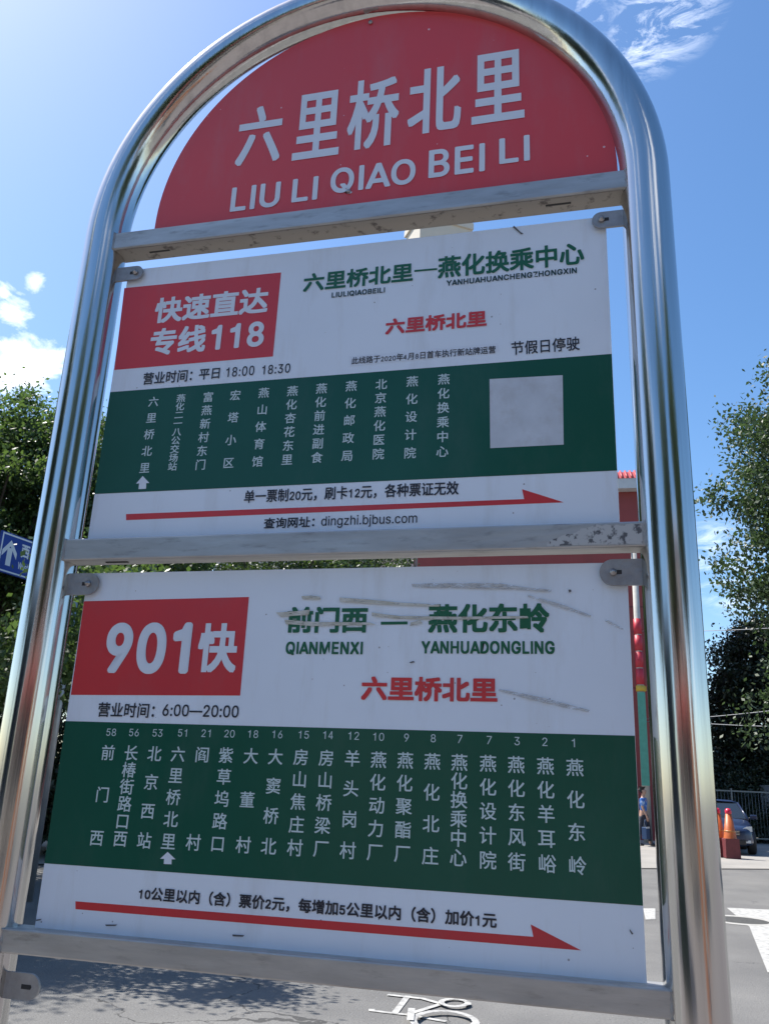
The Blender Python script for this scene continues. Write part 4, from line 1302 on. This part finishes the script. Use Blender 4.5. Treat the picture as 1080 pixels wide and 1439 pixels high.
# ------------------------------------------------------------------ the pedestrian in the gap beside the right tube
SKIN = mat('skin', (.42, .25, .18), rough=.6)
SHIRT = mat('shirt_blue', (.03, .13, .42), rough=.8, col2=(.45, .55, .66), scale=9, thr=(.5, .62))
TROUS = mat('trousers_dark', (.03, .035, .05), rough=.85)
HAIR = mat('hair_black', (.012, .011, .011), rough=.6)
SHOE = mat('shoe_dark', (.04, .04, .045), rough=.6)
BAGM = mat('bag_blue', (.03, .07, .16), rough=.6)


def skin_body(name, m, parent, nodes, edges, root=0, sub=2):
    """nodes: (x,y,z,r) ; grown with a Skin modifier"""
    me = bpy.data.meshes.new(name)
    me.from_pydata([n[:3] for n in nodes], edges, [])
    me.materials.append(m)
    o = bpy.data.objects.new(name, me)
    COL.objects.link(o)
    o.parent = parent
    sk = o.modifiers.new('skin', 'SKIN')
    sk.use_smooth_shade = True
    if not me.skin_vertices:
        bm = bmesh.new()
        bm.from_mesh(me)
        bm.verts.layers.skin.verify()
        bm.to_mesh(me)
        bm.free()
    for i, n in enumerate(nodes):
        v = me.skin_vertices[0].data[i]
        rr = n[3]
        v.radius = rr if isinstance(rr, tuple) else (rr, rr)
        v.use_root = (i == root)
    sb = o.modifiers.new('sub', 'SUBSURF')
    sb.levels = sb.render_levels = sub
    return o


pe = thing('person', 'person in a blue top and dark trousers seen in the narrow gap', 'person', (1.57, 29.0, .012), R_(70))
nd = [(0, 0, .95, (.13, .10)), (0, 0, 1.12, (.125, .09)), (0, -.01, 1.32, (.15, .10)), (0, -.01, 1.44, (.09, .07)), (0, -.015, 1.50, .052), (0, -.03, 1.56, .062), (0, -.035, 1.64, (.076, .092)), (0, -.03, 1.71, (.068, .082))]
ed = [(i, i + 1) for i in range(7)]


def chain(start, pts):
    last = start
    for p in pts:
        nd.append(p)
        ed.append((last, len(nd) - 1))
        last = len(nd) - 1
    return last


for s, st_ in ((-1, .18), (1, -.16)):
    chain(0, [(s * .09, st_ * .25, .86, .085), (s * .10, st_ * .55 - .02, .50, .058), (s * .10, st_ + .03, .14, .040), (s * .10, st_ + .03, .07, .042), (s * .10, st_ - .10, .035, .034), (s * .10, st_ - .17, .03, .024)])
    a = -st_ * .6
    w = chain(2, [(s * .175, -.01, 1.39, .058), (s * .215, a * .5, 1.12, .042), (s * .225, a - .06, .90, .030), (s * .225, a - .075, .84, (.020, .034))])
    for j, (dy, ln) in enumerate(((-.030, .062), (-.010, .072), (.010, .068), (.028, .052))):
        chain(w, [(s * .225, a - .078 + dy, .80, .009), (s * .218, a - .082 + dy, .80 - ln * .5, .008), (s * .208, a - .080 + dy, .80 - ln, .007)])
    chain(w, [(s * .222, a - .115, .835, .010), (s * .215, a - .130, .80, .008)])
chain(6, [(0, -.125, 1.635, .014)])            # nose
chain(6, [(.080, -.02, 1.635, .014)])
chain(6, [(-.080, -.02, 1.635, .014)])         # ears
skin_body('body', SKIN, pe, nd, ed)
eyes = MB()
for s in (-1, 1):
    eyes.lathe([(.0001, .008), (.009, 0), (.0001, -.008)], (s * .030, -.118, 1.655), 8)
eyes.build('eyes', HAIR, pe)
MB().box((0, -.119, 1.592), (.042, .012, .008)).build('mouth', mat('lips', (.35, .12, .1), rough=.5), pe)
hn = [(0, .0, 1.70, (.088, .088)), (0, .035, 1.66, (.090, .075)), (0, .055, 1.60, (.075, .05)), (0, .0, 1.745, (.06, .06))]
skin_body('hair', HAIR, pe, hn, [(0, 1), (1, 2), (0, 3)])
tn = [(0, 0, .94, (.148, .118)), (0, 0, 1.12, (.142, .108)), (0, -.01, 1.32, (.165, .115)), (0, -.01, 1.43, (.10, .08))]
te = [(0, 1), (1, 2), (2, 3)]
for s, st_ in ((-1, .18), (1, -.16)):
    a = -st_ * .6
    b_ = len(tn)
    tn += [(s * .178, -.01, 1.385, .070), (s * .212, a * .45, 1.17, .056)]
    te += [(2, b_), (b_, b_ + 1)]
skin_body('shirt', SHIRT, pe, tn, te)
tn = [(0, 0, .97, (.140, .112)), (0, 0, .90, (.135, .11))]
te = [(0, 1)]
for s, st_ in ((-1, .18), (1, -.16)):
    b_ = len(tn)
    tn += [(s * .09, st_ * .25, .83, .098), (s * .10, st_ * .55 - .02, .50, .074), (s * .10, st_ + .03, .12, .060)]
    te += [(1, b_), (b_, b_ + 1), (b_ + 1, b_ + 2)]
skin_body('trousers', TROUS, pe, tn, te)
for s, st_ in ((-1, .18), (1, -.16)):
    skin_body('shoe', SHOE, pe, [(s * .10, st_ + .05, .05, .050), (s * .10, st_ - .08, .042, .044), (s * .10, st_ - .19, .034, .032)], [(0, 1), (1, 2)], 0, 1)
bg_ = thing('shopping_bag', 'dark blue shopping bag with a pale edge held low by the walking person', 'bag', (1.60, 28.74, .22), R_(70))
MB().prism([(-.19, 0), (.19, 0), (.17, .36), (-.17, .36)], 'y', -.07, .07).build('sack', BAGM, bg_, bevel=.02)
MB().bbox(-.175, .175, -.078, -.072, .32, .37).build('trim', WHITEF, bg_)
MB().tube([(-.09, 0, .35), (-.06, 0, .54), (0, 0, .59), (.06, 0, .54), (.09, 0, .35)], .010, 8).build('handle', BAGM, bg_)
